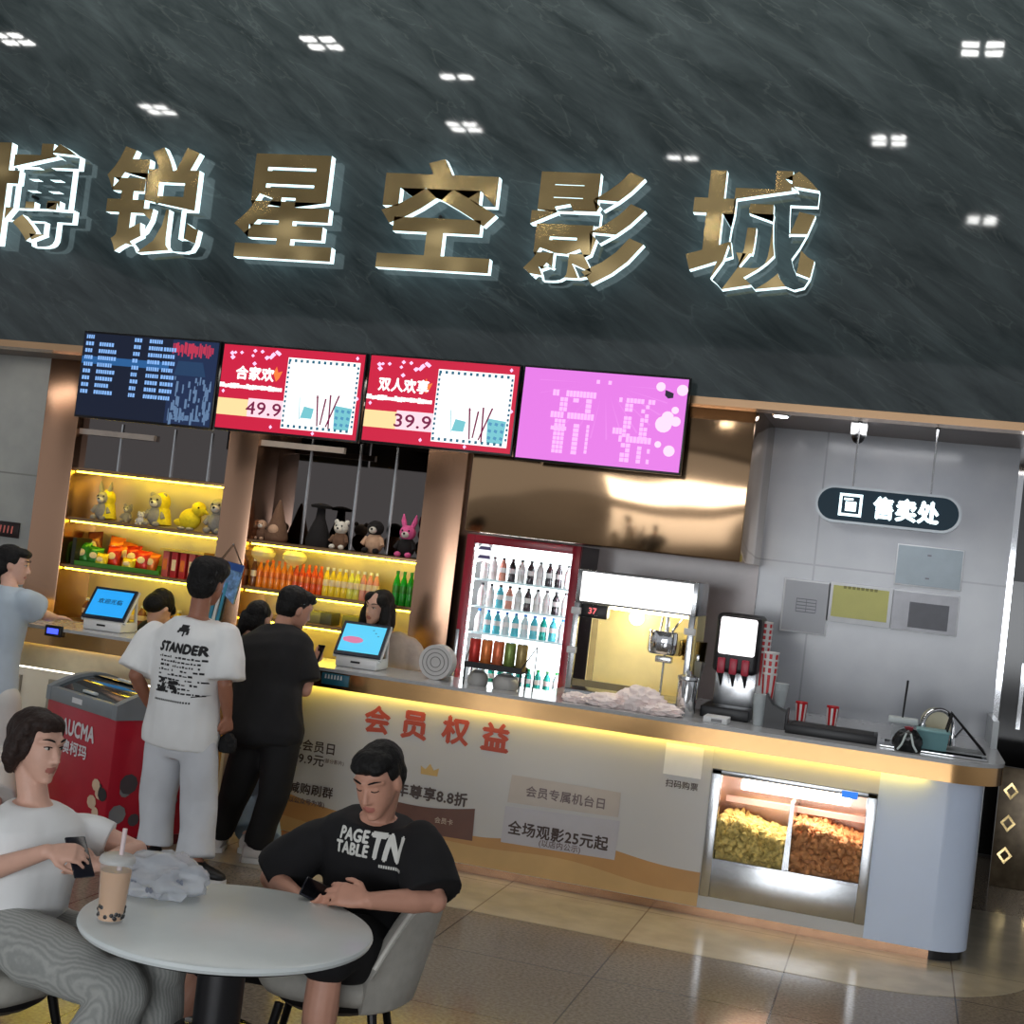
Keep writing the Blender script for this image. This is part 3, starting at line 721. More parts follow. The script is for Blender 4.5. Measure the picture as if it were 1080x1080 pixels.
q = MB(); q.box((a, YS+.035, zc), (b, YS+.045, zc+.035)); q.box((a, YS+.30, zc), (b, YS+.31, zc+.06)); q.box((a, YS+.035, zc), (b, YS+.31, zc+.003)); q.build('crate_tray', mat('green_crate', rgb(70, 140, 40), .4), TR)
bx('crate_side', (a-.03, YS+.03, zc), (a, YS+.31, zc+.20), mat('dark_crate_side', rgb(40, 42, 30), .4), TR)
DB = mat('red_gift_box', rgb(186, 40, 40), .35, var=.08); DB2 = mat('dark_pink_gift_box', rgb(196, 90, 80), .35, var=.08)
for i in range(5):
    x = PY(175+9.2*i, 611, YS+.1).x
    rt = thing('gift_box', 'upright %s snack box, %s in the row beside the snack bags' % ('pinkish' if i % 3 == 0 else 'red', ('first', 'second', 'third', 'fourth', 'fifth')[i]), 'box', (x, YS+.12, zc), group='upright snack boxes on the left shelf')
    q = MB(); q.box((-.024, -.06, 0), (.024, .06, .185), .003); q.build('carton', DB2 if i % 3 == 0 else DB, rt, world=False)
    q = MB(); q.box((-.016, -.0615, .05), (.016, -.060, .13)); q.build('printed_panel', LBL if i % 2 else SN[1], rt, world=False)
bx('gift_box_lid', (PY(170, 600, YS+.1).x, YS+.05, zc+.187), (PY(216, 606, YS+.1).x, YS+.20, zc+.205), mat('gold_tray', rgb(220, 190, 90), .3, .5), None)
o = bpy.data.objects['gift_box_lid']; o.name = 'gold_tray'; settag(o, 'flat golden tray lying on the row of red snack boxes', 'tray')

# bottles and jars ------------------------------------------------
def liquid(name, c): return mat('drink_'+name, c, .12, var=.05, spec=.7)
DR = dict(orange=liquid('orange', rgb(236, 132, 24)), red=liquid('orange_red', rgb(222, 84, 24)), yellow=liquid('yellow', rgb(236, 206, 50)), lemon=liquid('lemon', rgb(220, 220, 90)), pink=liquid('pink', rgb(222, 150, 130)), green=liquid('green', rgb(20, 150, 30)), brown=liquid('brown', rgb(120, 70, 30)),
          water=liquid('water', rgb(210, 230, 236)), white=liquid('white', rgb(232, 232, 232)), dark=liquid('dark', rgb(60, 50, 56)), cyan=liquid('cyan', rgb(90, 200, 220)), teal=liquid('teal', rgb(30, 160, 150)))
CAPM = {k: mat('cap_'+k, c, .35) for k, c in (('white', rgb(230, 230, 226)), ('orange', rgb(240, 120, 20)), ('green', rgb(20, 120, 40)), ('dark', rgb(40, 36, 40)), ('blue', rgb(40, 110, 190)))}
PROTO = {}
def bottle(label, kind, cap, loc, r, h, group, lab=LBL):
    k = (kind, cap, r, h, lab.name)
    if k not in PROTO:
        rt = thing('drink_bottle', label, 'bottle', loc, group=group); PROTO[k] = rt
        q = MB(); q.lathe((0, 0, 0), [(0, 0), (r*.92, 0), (r, .03*h), (r, .30*h), (r*.93, .34*h), (r, .40*h), (r, .60*h), (r*.8, .72*h), (r*.42, .85*h), (r*.38, .93*h), (0, .93*h)], 12); q.build('bottle_body', DR[kind], rt, world=False, smooth=60)
        q = MB(); q.lathe((0, 0, .90*h), [(0, 0), (r*.46, 0), (r*.46, .10*h), (0, .10*h)], 10); q.build('cap', CAPM[cap], rt, world=False)
        q = MB(); q.lathe((0, 0, .36*h), [(r*1.012, 0), (r*1.02, .01*h), (r*1.02, .20*h), (r*1.012, .21*h)], 12); q.build('label_band', lab, rt, world=False)
        return rt
    c = copy_tree(PROTO[k]); c.location = loc; c['label'] = label; c['group'] = group
    return c
ORD = ['leftmost', 'second', 'third', 'fourth', 'fifth', 'sixth', 'seventh', 'eighth', 'ninth', 'tenth', 'eleventh', 'twelfth', 'thirteenth', 'fourteenth', 'fifteenth', 'sixteenth', 'seventeenth', 'eighteenth', 'nineteenth', 'twentieth', 'twenty-first', 'rightmost']
zB = MZ[1]+.012; kinds = ['brown']+['orange']*6+['red']*5+['yellow']*4+['lemon']*2+['pink']*3
xs0, xs1 = PY(266, 620, YS+.08).x, PY(394, 640, YS+.08).x
for i, k in enumerate(kinds):
    x = xs0+(xs1-xs0)*i/(len(kinds)-1)
    bottle('%s drink bottle on the lit middle shelf, %s from the left' % (k if k != 'red' else 'deep orange', ORD[i]), k, 'orange' if k in ('orange', 'red') else 'white', (x, YS+.08, zB), .024, .20, 'juice bottles on the middle shelf', SN[1] if k in ('orange', 'red') else LBL)
for i in range(3):
    bottle('green drink bottle %s the clerk\'s hair on the middle shelf' % ('nearest', 'next after', 'furthest from')[i], 'green', 'green', (PY(415+7.5*i, 645, YS+.08).x, YS+.08, zB), .026, .235, 'green bottles beside the pillar', SN[3])
zD = MZ[2]+.012
for i in range(9):
    bottle('yellow drink bottle low behind the till, %s from the left' % ORD[i], 'yellow', 'white', (PY(322+9*i, 690, YS+.08).x, YS+.08, MZ[3]+.012), .024, .2, 'yellow bottles on the low middle shelf')
# dark and clear cartons on the shelf under the juices
for px, w, c, lb in ((332, .12, rgb(120, 120, 90), 'grey-green carton lying on the shelf under the orange bottles'), (345, .09, rgb(70, 72, 66), 'dark grey carton under the yellow bottles'), (372, .13, rgb(104, 106, 70), 'olive carton on the shelf beside the clerk')):
    x = PY(px, 656, YS+.1).x
    o = bx('carton', (x-w/2, YS+.06, zD), (x+w/2, YS+.22, zD+.085), mat('carton_%d' % px, c, .4), None, .005); settag(o, lb, 'carton', 'cartons on the middle shelf')
# hanging glasses / cup tops under the top board
for i, px in enumerate((277, 311)):
    x = PY(px, 590, YS+.1).x
    rt = thing('hanging_glass_tray', 'small clear dome hanging under the drinks shelf top, %s one' % ('left', 'right')[i], 'glass dome', (x, YS+.1, MZ[0]-.10))
    q = MB(); q.lathe((0, 0, 0), [(.01, -.05), (.05, -.035), (.085, 0), (.09, .03), (.07, .06), (0, .07)], 16); q.build('dome', mat('pale_glass', rgb(236, 230, 190), .1, alpha=.5), rt, world=False)
    q = MB(); q.tube([(0, 0, .07), (0, 0, .09)], .006, 8); q.build('hook', STEEL, rt, world=False)
# jars on the lowest left shelf
zE = LZ[3]+.012
for i in range(11):
    x = PY(92+9.8*i, 640, YS+.1).x; k = ('brown', 'yellow', 'dark', 'pink', 'yellow', 'yellow', 'brown', 'dark', 'yellow', 'brown', 'yellow')[i]
    bottle('%s jar on the lit shelf above the left till, %s from the left' % (k, ORD[i]), k, 'white', (x, YS+.1, zE), .034, .17, 'jars on the lowest left shelf')

# ------------------------------------------------------------------ drinks fridge
YG = 8.70
fx0, fx1 = PY(478, 690, YG).x, PY(606, 640, YG).x; fz1 = PY(548, 569, YG).z
FR = thing('drinks_fridge', 'tall red framed drinks fridge with a glowing white inside', 'fridge', ((fx0+fx1)/2, YG+.3, 0))
REDF = mat('dark_red_enamel', rgb(150, 28, 48), .3, var=.05)
q = MB(); q.box((fx0, YG+.05, 0), (fx0+.03, YB-.06, fz1)); q.box((fx1-.03, YG+.05, 0), (fx1, YB-.06, fz1)); q.box((fx0, YG+.05, fz1-.03), (fx1, YB-.06, fz1)); q.box((fx0, YG+.05, 0), (fx1, YB-.06, .12)); q.build('fridge_body', mat('dark_fridge_side', rgb(60, 44, 48), .4), FR)
q = MB(); q.box((fx0+.03, YB-.10, .12), (fx1-.03, YB-.08, fz1-.03)); q.build('lit_back', glow('fridge_back_light', (.90, .98, 1.0), 3.0), FR)
for xx in (fx0+.035, fx1-.05): bx('side_light', (xx, YG+.08, .14), (xx+.015, YG+.10, fz1-.06), glow('fridge_tube', (.86, .97, 1), 70), FR)
DO = MB(); t = .055
DO.box((fx0, YG, .10), (fx0+t, YG+.045, fz1), .004); DO.box((fx1-t, YG, .10), (fx1, YG+.045, fz1), .004); DO.box((fx0+t, YG, fz1-t), (fx1-t, YG+.045, fz1), .004); DO.box((fx0+t, YG, .10), (fx1-t, YG+.045, .2), .004)
DO = DO.build('door', REDF, FR)
bx('door_glass', (fx0+t, YG+.015, .2), (fx1-t, YG+.020, fz1-t), GLASS, DO)
bx('door_handle', (fx0+.008, YG-.03, .95), (fx0+.03, YG, 1.35), STEEL, DO, .004)
# white star-shaped sticker at the top left of the glass
q = MB(); c = PY(511, 583, YG+.008); n = 10
q.add([c] + [c+V((cos(2*pi*i/n+pi/2)*(.085 if i % 2 == 0 else .055), -.002, sin(2*pi*i/n+pi/2)*(.085 if i % 2 == 0 else .055))) for i in range(n)], [(0, 1+i, 1+(i+1) % n) for i in range(n)])
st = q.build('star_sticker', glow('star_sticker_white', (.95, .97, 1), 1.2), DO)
q = MB()
for z0 in (.03, -.028): q.add([c+V((x, -.004, z0+dz)) for x, dz in ((-.045, -.010), (.045, -.010), (.04, .012), (-.03, .012))], [(0, 1, 2, 3)])
q.build('sticker_print', mat('purple_print', rgb(90, 80, 130), .4), st)
shz = [PY(540, yy, YG+.15).z for yy in (614, 643, 671, 727)]
rows = [(['white']*2+['pink', 'dark', 'white', 'dark', 'white', 'dark', 'dark', 'white'], 'dark', .155), (['white', 'white', 'cyan', 'pink', 'white', 'dark', 'white', 'white', 'dark', 'white'], 'dark', .155),
        (['white', 'cyan', 'cyan', 'water', 'cyan', 'water', 'cyan', 'teal', 'cyan', 'water'], 'blue', .155), (['white', 'water', 'teal', 'teal', 'cyan', 'teal', 'teal', 'teal', 'teal', 'water'], 'green', .15)]
WHL = mat('white_bottle_label', rgb(238, 240, 242), .35)
for k, z in enumerate(shz):
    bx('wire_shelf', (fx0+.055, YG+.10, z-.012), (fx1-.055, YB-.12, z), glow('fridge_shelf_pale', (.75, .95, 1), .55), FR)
    ks, cp, h = rows[k]
    for i, kd in enumerate(ks):
        x = fx0+.10+(fx1-fx0-.20)*i/(len(ks)-1)
        bottle('%s bottle in the fridge, %s from the left on its %s shelf' % ({'white': 'white', 'pink': 'pink', 'dark': 'dark', 'cyan': 'pale blue', 'water': 'clear', 'teal': 'teal'}[kd], ORD[i], ('top', 'second', 'third', 'fourth')[k]), kd, cp, (x, YG+.15, z), .026, h, 'bottles in the drinks fridge', WHL)

# ------------------------------------------------------------------ popcorn machine
YM = 8.10
mx0, mx1 = PY(610, 600, YM).x, PY(737, 617, YM).x; mz = PY(672, 607, YM).z
PM = thing('popcorn_machine', 'steel and glass popcorn machine with a glowing white header', 'popcorn machine', ((mx0+mx1)/2, YM+.22, ZT))
GOLDB = mat('cream_gold_panel', rgb(240, 222, 158), .3, var=.04)
D = .46
def pm(nm, a, b, m, bev=0, par=PM): return bx(nm, a, b, m, par, bev)
pm('base', (mx0, YM, ZT), (mx1, YM+D, ZT+.05), STEEL, .005)
zh0, zh1 = PY(672, 643, YM).z, mz
pm('header_box', (mx0, YM+.012, zh0), (mx1, YM+D, zh1), STEEL, .005)
pm('header_light', (mx0+.03, YM, zh0+.012), (mx1-.03, YM+.012, zh1-.012), glow('popper_header_light', (1, .98, .97), 2.2))
pm('back_panel', (mx0+.02, YM+D-.015, ZT+.05), (mx1-.02, YM+D, zh0), GOLDB)
pm('inner_fill_strip', (mx0+.06, YM+.10, zh0-.02), (mx1-.06, YM+.13, zh0-.004), glow('popper_fill_glow', (1, .9, .62), 12))  # added glow strip that brightens the inside, besides the bulb
pm('side_panel', (mx1-.012, YM+.12, ZT+.05), (mx1, YM+D, zh0), GOLDB)
for x in (mx0, mx1-.035): pm('corner_post', (x, YM, ZT+.05), (x+.035, YM+.035, zh0), STEEL, .004)
pm('door_bar', (mx0+.11, YM+.06, ZT+.09), (mx0+.145, YM+.075, zh0-.09), mat('dull_bronze_bar', rgb(150, 128, 80), .3, .7))
pm('door_rail', (mx0+.03, YM+.02, ZT+.07), (mx0+.48, YM+.035, ZT+.11), mat('dark_bronze_rail', rgb(100, 88, 62), .35, .6))
cb_ = pm('control_box', (mx0+.035, YM+.03, zh0-.085), (mx0+.20, YM+.11, zh0-.003), BLACKP, .006)
text('red_digits', '37', (mx0+.11, YM+.028, zh0-.042), glow('red_digit_light', (1, .15, .15), 1.5), cb_, h=.035, world=True)
for z in (zh0-.05, ZT+.28): pm('hinge', (mx0-.012, YM-.015, z-.02), (mx0+.045, YM+.02, z+.02), WHITEP, .005)
for z in (zh0-.09, ZT+.20): pm('hinge', (mx1-.055, YM-.015, z-.02), (mx1+.012, YM+.02, z+.02), WHITEP, .005)
bulb = MB(); bulb.sphere((mx0+.33, YM+.30, zh0-.06), .045); bulb.build('heat_bulb', glow('popper_bulb', (1, .86, .55), 70), PM)
kx = PY(702, 680, YM+.2).x; kz = PY(702, 690, YM+.2).z
KT = MB(); KT.lathe((kx, YM+.2, kz), [(0, 0), (.10, 0), (.11, .02), (.11, .13), (.105, .14), (.0, .14)], 20); KT = KT.build('kettle', CHROME, PM)
q = MB(); q.tube([(kx, YM+.2, kz+.14), (kx, YM+.2, zh0)], .012); q.tube([(kx+.03, YM+.2, kz+.14), (kx+.10, YM+.22, zh0)], .008); q.tube([(kx-.04, YM+.2, kz+.14), (kx-.03, YM+.2, zh0)], .006); q.build('hanger_rod', CHROME, KT)
q = MB(); q.tube([(kx, YM+.2, ZT+.05), (kx, YM+.2, kz)], .007); q.build('stirrer_rod', STEEL, KT)
q = MB(); q.box((kx-.05, YM+.17, kz-.05), (kx+.05, YM+.23, kz-.012), .006); q.build('kettle_bracket', STEEL, KT)
q = MB(); q.lathe((kx+.17, YM+.24, kz-.02), [(0, 0), (.07, 0), (.075, .12), (0, .12)], 18); q.build('oil_pot', mat('brass_pot', rgb(176, 146, 80), .25, 1), PM)
pm('front_glass', (mx0+.035, YM+.004, ZT+.05), (mx1-.035, YM+.008, zh0), GLASS)
sx = PY(724, 735, YM-.1).x
q = MB(); q.lathe((sx, YM-.11, ZT), [(0, 0), (.055, 0), (.058, .01), (.058, .20), (.05, .21), (0, .21)], 20); o = q.build('steel_canister', CHROME, None, org=(sx, YM-.11, ZT)); settag(o, 'tall polished steel canister in front of the popcorn machine', 'canister')
q = MB(); q.lathe((sx, YM-.11, ZT+.208), [(0, 0), (.062, 0), (.062, .018), (.02, .03), (.016, .05), (0, .052)], 20); q.build('lid', STEEL, o)
# scoop hanging at the machine's right side
o = bx('popcorn_scoop', (mx1+.004, YM+.16, ZT+.30), (mx1+.03, YM+.30, ZT+.34), STEEL, None, .004); settag(o, 'pale popcorn scoop at the right side of the popcorn machine', 'scoop')
q = MB(); q.add([V((mx1+.006, YM+.14, ZT+.30)), V((mx1+.05, YM+.14, ZT+.30)), V((mx1+.03, YM+.22, ZT+.12)), V((mx1+.006, YM+.22, ZT+.12)), V((mx1+.006, YM+.30, ZT+.30)), V((mx1+.05, YM+.30, ZT+.30)), ], [(0, 1, 2, 3), (4, 5, 2, 3), (0, 1, 5, 4), (1, 2, 5), (0, 3, 4)]); q.build('scoop_blade', mat('pale_aluminium', rgb(206, 204, 192), .3, .6), o)

# crumpled paper bags on the counter in front of the machine
PAPER = mat('pinkish_white_paper', rgb(244, 230, 226), .7, var=.05)
def crumple(label, c, r, seed, name='paper_bag', cat='paper bag', m=PAPER, grp=None, k=2.2, amp=.5, sm=25):
    q = MB(); vs = bmesh.ops.create_icosphere(q.bm, subdivisions=4, radius=1)['verts']; o3 = V((seed*3.1, seed*1.7, 0))
    for v in vs:
        d = v.co.normalized(); a = 1-amp*abs(NZ.noise(d*k+o3))-.35*amp*abs(NZ.noise(d*k*2.7+o3))
        v.co = V((d.x*r[0], d.y*r[1], d.z*r[2]))*a
        v.co.z = max(v.co.z, -r[2]*.5)
    lo = min(v.co.z for v in vs)
    for v in vs: v.co += V((c[0], c[1], c[2]-lo))
    o = q.build(name, m, None, smooth=sm, org=c); return settag(o, label, cat, grp)
crumple('crumpled white paper bag on the counter, tallest of the heap', (PY(675, 745, 7.90).x, 7.90, ZT), (.16, .13, .10), 1, grp='paper bags on the counter')
crumple('flattened bright paper bag at the left of the paper heap', (PY(640, 742, 7.87).x, 7.87, ZT), (.15, .12, .055), 2, grp='paper bags on the counter')
crumple('low paper bag at the right end of the paper heap', (PY(697, 752, 7.84).x, 7.84, ZT), (.14, .11, .05), 3, grp='paper bags on the counter')
crumple('small paper scrap left of the paper heap beside the fridge', (PY(607, 737, 7.87).x, 7.87, ZT), (.09, .08, .04), 4, grp='paper bags on the counter')

# ------------------------------------------------------------------ counter rack with juice cans, round rolls
YR = 7.98
rx0, rx1 = PY(493, 700, YR).x, PY(553, 706, YR).x; rz = PY(520, 700, YR).z
RK = thing('can_rack', 'small black wire rack holding juice cans on the counter', 'rack', ((rx0+rx1)/2, YR, ZT))
q = MB(); q.box((rx0, YR-.06, rz-.035), (rx1, YR+.08, rz-.025)); q.box((rx0, YR-.065, rz-.035), (rx1, YR-.058, rz)); q.box((rx0, YR+.075, rz-.035), (rx1, YR+.082, rz)); q.build('tray', BLACKM, RK)
for x in (rx0+.005, rx1-.005):
    for y in (YR-.055, YR+.075):
        q = MB(); q.tube([(x, y, ZT), (x, y, rz-.03)], .005, 8); q.build('leg', BLACKM, RK)
q = MB(); q.tube([(rx1-.002, YR-.055, rz), (rx1+.05, YR+.06, rz+.13), (rx1+.045, YR+.07, ZT)], .004, 8); q.build('side_wire', BLACKM, RK)
q = MB(); q.tube([(rx0, YR-.055, rz-.005), (rx0-.005, YR+.03, rz+.07), (rx0, YR+.075, rz)], .004, 8); q.build('end_loop', BLACKM, RK)
CANM = [mat('can_'+n, c, .3, .3, var=.15, scale=40) for n, c in (('red', rgb(190, 52, 44)), ('orange', rgb(214, 120, 60)), ('peach', rgb(214, 110, 70)), ('green', rgb(120, 140, 70)), ('olive', rgb(150, 130, 80)))]
for i, (nm, m) in enumerate(zip(('red', 'orange', 'peach-coloured', 'green', 'olive'), CANM)):
    x = rx0+.034+(rx1-rx0-.062)*i/4
    rt = thing('juice_can', '%s juice can on the black wire rack' % nm, 'can', (x, YR+.01, rz-.025), group='juice cans on the rack')
    r = .034
    q = MB(); q.lathe((0, 0, 0), [(0, 0), (r*.85, 0), (r, .008), (r, .150), (r*.88, .160), (0, .160)], 16); q.build('can_body', m, rt, world=False)
    q = MB(); q.lathe((0, 0, .157), [(0, 0), (r*.86, 0), (r*.86, .006), (0, .006)], 16); q.build('lid', STEEL, rt, world=False)
GREYR = mat('pale_grey_roll', rgb(196, 194, 192), .6, var=.05)
def roll(label, px, py, y, r, ln, name='paper_roll'):
    c = PY(px, py, y); c.z = ZT+r
    rt = thing(name, label, 'roll', (c.x, y, ZT))
    M = Mx.Translation((0, 0, r)) @ Mx.Rotation(radians(90), 4, 'X')
    q = MB(); q.lathe((0, 0, 0), [(0, -ln/2), (.28*r, -ln/2), (.30*r, -ln/2+.008), (.5*r, -ln/2+.008), (.52*r, -ln/2), (.72*r, -ln/2), (.74*r, -ln/2+.006), (.84*r, -ln/2+.006), (.86*r, -ln/2), (r, -ln/2+.006), (r, ln/2), (0, ln/2)], 32, M=M); q.build('winding', GREYR, rt, world=False)
    q = MB(); q.lathe((0, 0, 0), [(0, -ln/2-.004), (.16*r, -ln/2-.004), (.16*r, -ln/2+.004), (0, -ln/2+.004)], 20, M=M); q.build('core', mat('grey_roll_core', rgb(150, 148, 146), .6), rt, world=False)
    for rr_ in (.30, .54, .78):
        q = MB(); n = 32; q.tube([M @ V((cos(2*pi*i/n)*rr_*r, sin(2*pi*i/n)*rr_*r, ln/2)) for i in range(n+1)], .0028, 6); q.build('winding_line', mat('grey_winding_line', rgb(120, 118, 116), .6), rt, world=False)
roll('big pale grey roll standing on edge beside the long-haired clerk', 461, 707, 7.98, .105, .10)
BOWL = mat('grey_bowl', rgb(168, 166, 162), .5, var=.05)
for i, (px, lb) in enumerate(((503, 'left of the two grey wrapped bowls under the can rack'), (533, 'right of the two grey wrapped bowls under the can rack'))):
    x = PY(px, 720, YR).x; r = .062 if i == 0 else .080
    rt = thing('wrapped_bowl', lb, 'bowl', (x, YR+.01, ZT), group='grey bowls under the rack')
    q = MB(); q.lathe((0, 0, 0), [(0, 0), (r*.9, 0), (r, .02), (r*.98, .05), (r*.8, .075), (r*.4, .088), (0, .09)], 24); q.build('dome', BOWL, rt, world=False)
    q = MB(); q.lathe((0, 0, .08), [(0, 0), (r*.35, .004), (r*.32, .014), (0, .016)], 20); q.build('knot', GREYR, rt, world=False)

# ------------------------------------------------------------------ till terminals
def pos(label, quad, y, hue, words, pat):
    tl, tr, br, bl = quad
    bc = PY((br[0]+bl[0])/2, (br[1]+bl[1])/2, y)
    w = .30; h = .245; tilt = radians(38)
    z0 = max(bc.z-ZT, .07)
    rt = thing('till_terminal', label, 'till', (bc.x+.01, y+.10, ZT), rz=radians(4))
    A = lambda x, s, e=0: V((x, -.10+s*sin(tilt)-e*cos(tilt), z0+s*cos(tilt)+e*sin(tilt)))
    def plate(nm, x0, x1, s0, s1, e0, e1, m, par=rt):
        q = MB(); q.add([A(x0, s0, e0), A(x1, s0, e0), A(x1, s1, e0), A(x0, s1, e0), A(x0, s0, e1), A(x1, s0, e1), A(x1, s1, e1), A(x0, s1, e1)], [(0, 1, 2, 3), (7, 6, 5, 4), (0, 4, 5, 1), (1, 5, 6, 2), (2, 6, 7, 3), (3, 7, 4, 0)])
        return q.build(nm, m, par, world=False, smooth=0)
    sc = plate('screen_bezel', -w/2, w/2, 0, h, 0, .016, mat('blue_black_bezel', rgb(16, 24, 44), .3))
    plate('lit_screen', -w/2+.018, w/2-.018, .022, h-.02, .0155, .0175, hue, sc)
    plate('screen_back', -w/2-.006, w/2+.006, -.006, h+.006, -.018, 0, WHITEP)
    # sloping sides of the stand seen from the right
    for x in (-w/2+.02, w/2-.02):
        q = MB()
        pts = [V((x, -.09, .0)), V((x, -.06, .0)), A(x, h*.96, -.004), A(x, h*.99, -.018)]
        q.tube([V((x, -.10, z0)), A(x, h, -.018)], .011, 8); q.tube([A(x, h, -.018), V((x, A(x, h).y+.055, .012))], .011, 8); q.build('side_arm', WHITEP, rt, world=False)
    q = MB(); q.box((-w/2+.05, -.02, 0), (w/2-.02, .14, .07), .012); q.box((-w/2+.07, .0, .06), (w/2-.04, .05, z0+.12), .01); q.build('stand', BLACKP, rt, world=False)
    q = MB(); q.box((-.13, -.12, 0), (.14, .10, z0-.004), .012); b = q.build('printer_base', WHITEP, rt, world=False)
    q = MB(); q.box((-.03, -.123, z0*.45), (.03, -.119, z0*.62)); q.build('printer_slot', BLACKP, b, world=False)
    if words:
        q = MB(); vs, fs, ns, lo, hi = text_geo(words, 0, 0); k = .17/(hi.x-lo.x); ce = (lo+hi)/2
        for dx in (-.0012, 0, .0012): q.add([A((v.x-ce.x)*k+dx, h*.56+(v.y-ce.y)*k, .0185) for v in vs], fs)
        q.build('screen_text', mat('dark_blue_screen_text', rgb(16, 50, 96), .5), sc, world=False, smooth=0)
    if pat:
        q = MB(); rr = random.Random(3)
        q.add([A(-.055+.04*cos(t)*1.6*(1+.1*rr.random()), h*.45+.022*sin(t)*(1+.2*rr.random()), .0182) for t in [2*pi*i/18 for i in range(18)]], [tuple(range(18))])
        q.build('pink_print', glow('pos_pink', rgb(214, 120, 160), 1), sc, world=False, smooth=0)
        q = MB()
        for k2 in range(3): q.add([A(.05+.02*k2, h*.78-.02*k2, .0182), A(.062+.02*k2, h*.78-.02*k2, .0182), A(.062+.02*k2, h*.81-.02*k2, .0182), A(.05+.02*k2, h*.81-.02*k2, .0182)], [(0, 1, 2, 3)])
        q.build('icon_print', glow('pos_icon', rgb(60, 140, 180), 1), sc, world=False, smooth=0)
    return rt
pos('till terminal with a bright blue screen at the left of the counter', ((101, 620), (149, 626), (130, 658), (82, 653)), 7.92, glow('till_screen_blue', rgb(30, 160, 240), 1.05), '欢迎光临', False)
pos('till terminal with a pale blue screen in front of the long-haired clerk', ((357, 661), (410, 666), (400, 701), (346, 695)), 7.92, glow('till_screen_pale_blue', rgb(80, 196, 236), 1.1), None, True)
# teal packet on the band below the second till, blue scanner light at the first
a, b = PY(340, 709, YC-.012), PY(367, 725, YC-.012)
o = bx('teal_sign', (a.x, YC-.014, b.z+.0), (b.x, YC-.004, a.z), mat('teal_card', rgb(22, 92, 112), .4), None, .002); settag(o, 'small teal sign fixed to the counter edge below the pale blue till', 'sign')
q = MB(); rr = random.Random(1)
for i in range(6): q.add([V((a.x+.02+.02*i, YC-.016, b.z+.035)), V((a.x+.032+.02*i, YC-.016, b.z+.035)), V((a.x+.03+.02*i, YC-.016, b.z+.06)), V((a.x+.022+.02*i, YC-.016, b.z+.06))], [(0, 1, 2, 3)])
q.build('white_print', WHITEP, o, smooth=0)
c = PY(57, 668, YC-.012)
rt = thing('code_scanner', 'small black scanner with a blue light on the counter edge, far left', 'scanner', (c.x, YC-.02, c.z-.02))
q = MB(); q.box((-.06, -.01, 0), (.06, .02, .07), .006); q.build('scanner_body', BLACKP, rt, world=False)
q = MB(); q.box((-.04, -.013, .018), (.04, -.009, .052), .001); q.build('blue_light', glow('scanner_blue', (.05, .08, 1), 2.2), rt, world=False)

# hanging strip of snack packets on the second pillar
c = PY(246, 574, YS-.03)
rt = thing('hanging_packet', 'blue and white snack packet strip hanging by a string on the bronze pillar', 'packet', (c.x, YS-.03, PY(246, 650, YS-.03).z))
zt = c.z-rt.location.z
q = MB(); q.tube([(-.085, 0, zt-.12), (.0, 0, zt), (.085, 0, zt-.14)], .003, 6); q.build('string', BLACKM, rt, world=False)
q = MB(); q.tube([(0, 0, zt), (0, .02, zt)], .006, 6); q.build('hook', STEEL, rt, world=False)
def strip(nm, pts, m, e):
    q = MB(); q.add([V((x, -e, z)) for x, z in pts]+[V((x, -e+.012, z)) for x, z in pts], [tuple(range(len(pts)))]+[tuple(range(2*len(pts)-1, len(pts)-1, -1))]+[(i, (i+1) % len(pts), len(pts)+(i+1) % len(pts), len(pts)+i) for i in range(len(pts))])
    return q.build(nm, m, rt, world=False, smooth=0)
strip('front_packet', [(-.09, zt-.13), (.11, zt-.15), (.06, zt-.42), (-.04, zt-.34)], mat('blue_white_packet', rgb(110, 150, 200), .35, var=.6, scale=38), .012)
strip('header_card', [(-.06, zt-.12), (.11, zt-.14), (.10, zt-.19), (-.06, zt-.17)], mat('deep_blue_card', rgb(36, 76, 150), .35), .014)
for i in range(4): strip('ribbon', [(-.12+.035*i, zt-.28), (-.10+.035*i, zt-.27), (-.125+.03*i, zt-.55), (-.15+.03*i, zt-.55)], mat('ribbon_blue' if i % 2 else 'ribbon_white', rgb(60, 140, 176) if i % 2 else rgb(214, 222, 226), .35), .016)

# ------------------------------------------------------------------ soda dispenser, cups, napkins
YD = 8.16
dx0, dx1 = PY(752, 690, YD).x, PY(800, 690, YD).x
SD = thing('soda_dispenser', 'black drinks dispenser with a glowing front panel and three taps', 'drinks dispenser', ((dx0+dx1)/2, YD+.2, ZT))
zt, zm_, zb_ = PY(778, 648, YD).z, PY(776, 692, YD).z, PY(776, 711, YD).z
q = MB(); q.box((dx0, YD, zb_), (dx1, YD+.34, zt), .03, 4); q.build('head', BLACKP, SD)
q = MB(); q.box((dx0+.025, YD-.012, zm_+.004), (dx1-.022, YD+.02, zt-.02), .02, 4); q.build('lit_panel', glow('dispenser_light', (1, .95, .97), 1.8), SD)
q = MB(); q.box((dx0+.01, YD+.14, ZT+.06), (dx1-.01, YD+.34, zb_+.02), .004); q.build('steel_column', STEEL, SD)
q = MB(); q.box((dx0-.03, YD-.07, ZT), (dx1-.01, YD+.34, ZT+.065), .006); dt = q.build('drip_tray', BLACKP, SD)
for i in range(3):
    x = dx0+.055+i*.070
    q = MB(); q.box((x-.022, YD-.022, zb_-.005), (x+.022, YD+.01, zm_-.018), .006); tp = q.build('tap', mat('red_tap', rgb(176, 46, 66), .35), SD)
    q = MB(); q.tube([(x, YD+.0, zb_), (x+.004, YD, zb_-.03), (x+.008, YD+.005, zb_-.075)], [.02, .013, .005], 10); q.build('nozzle', BLACKP, tp)
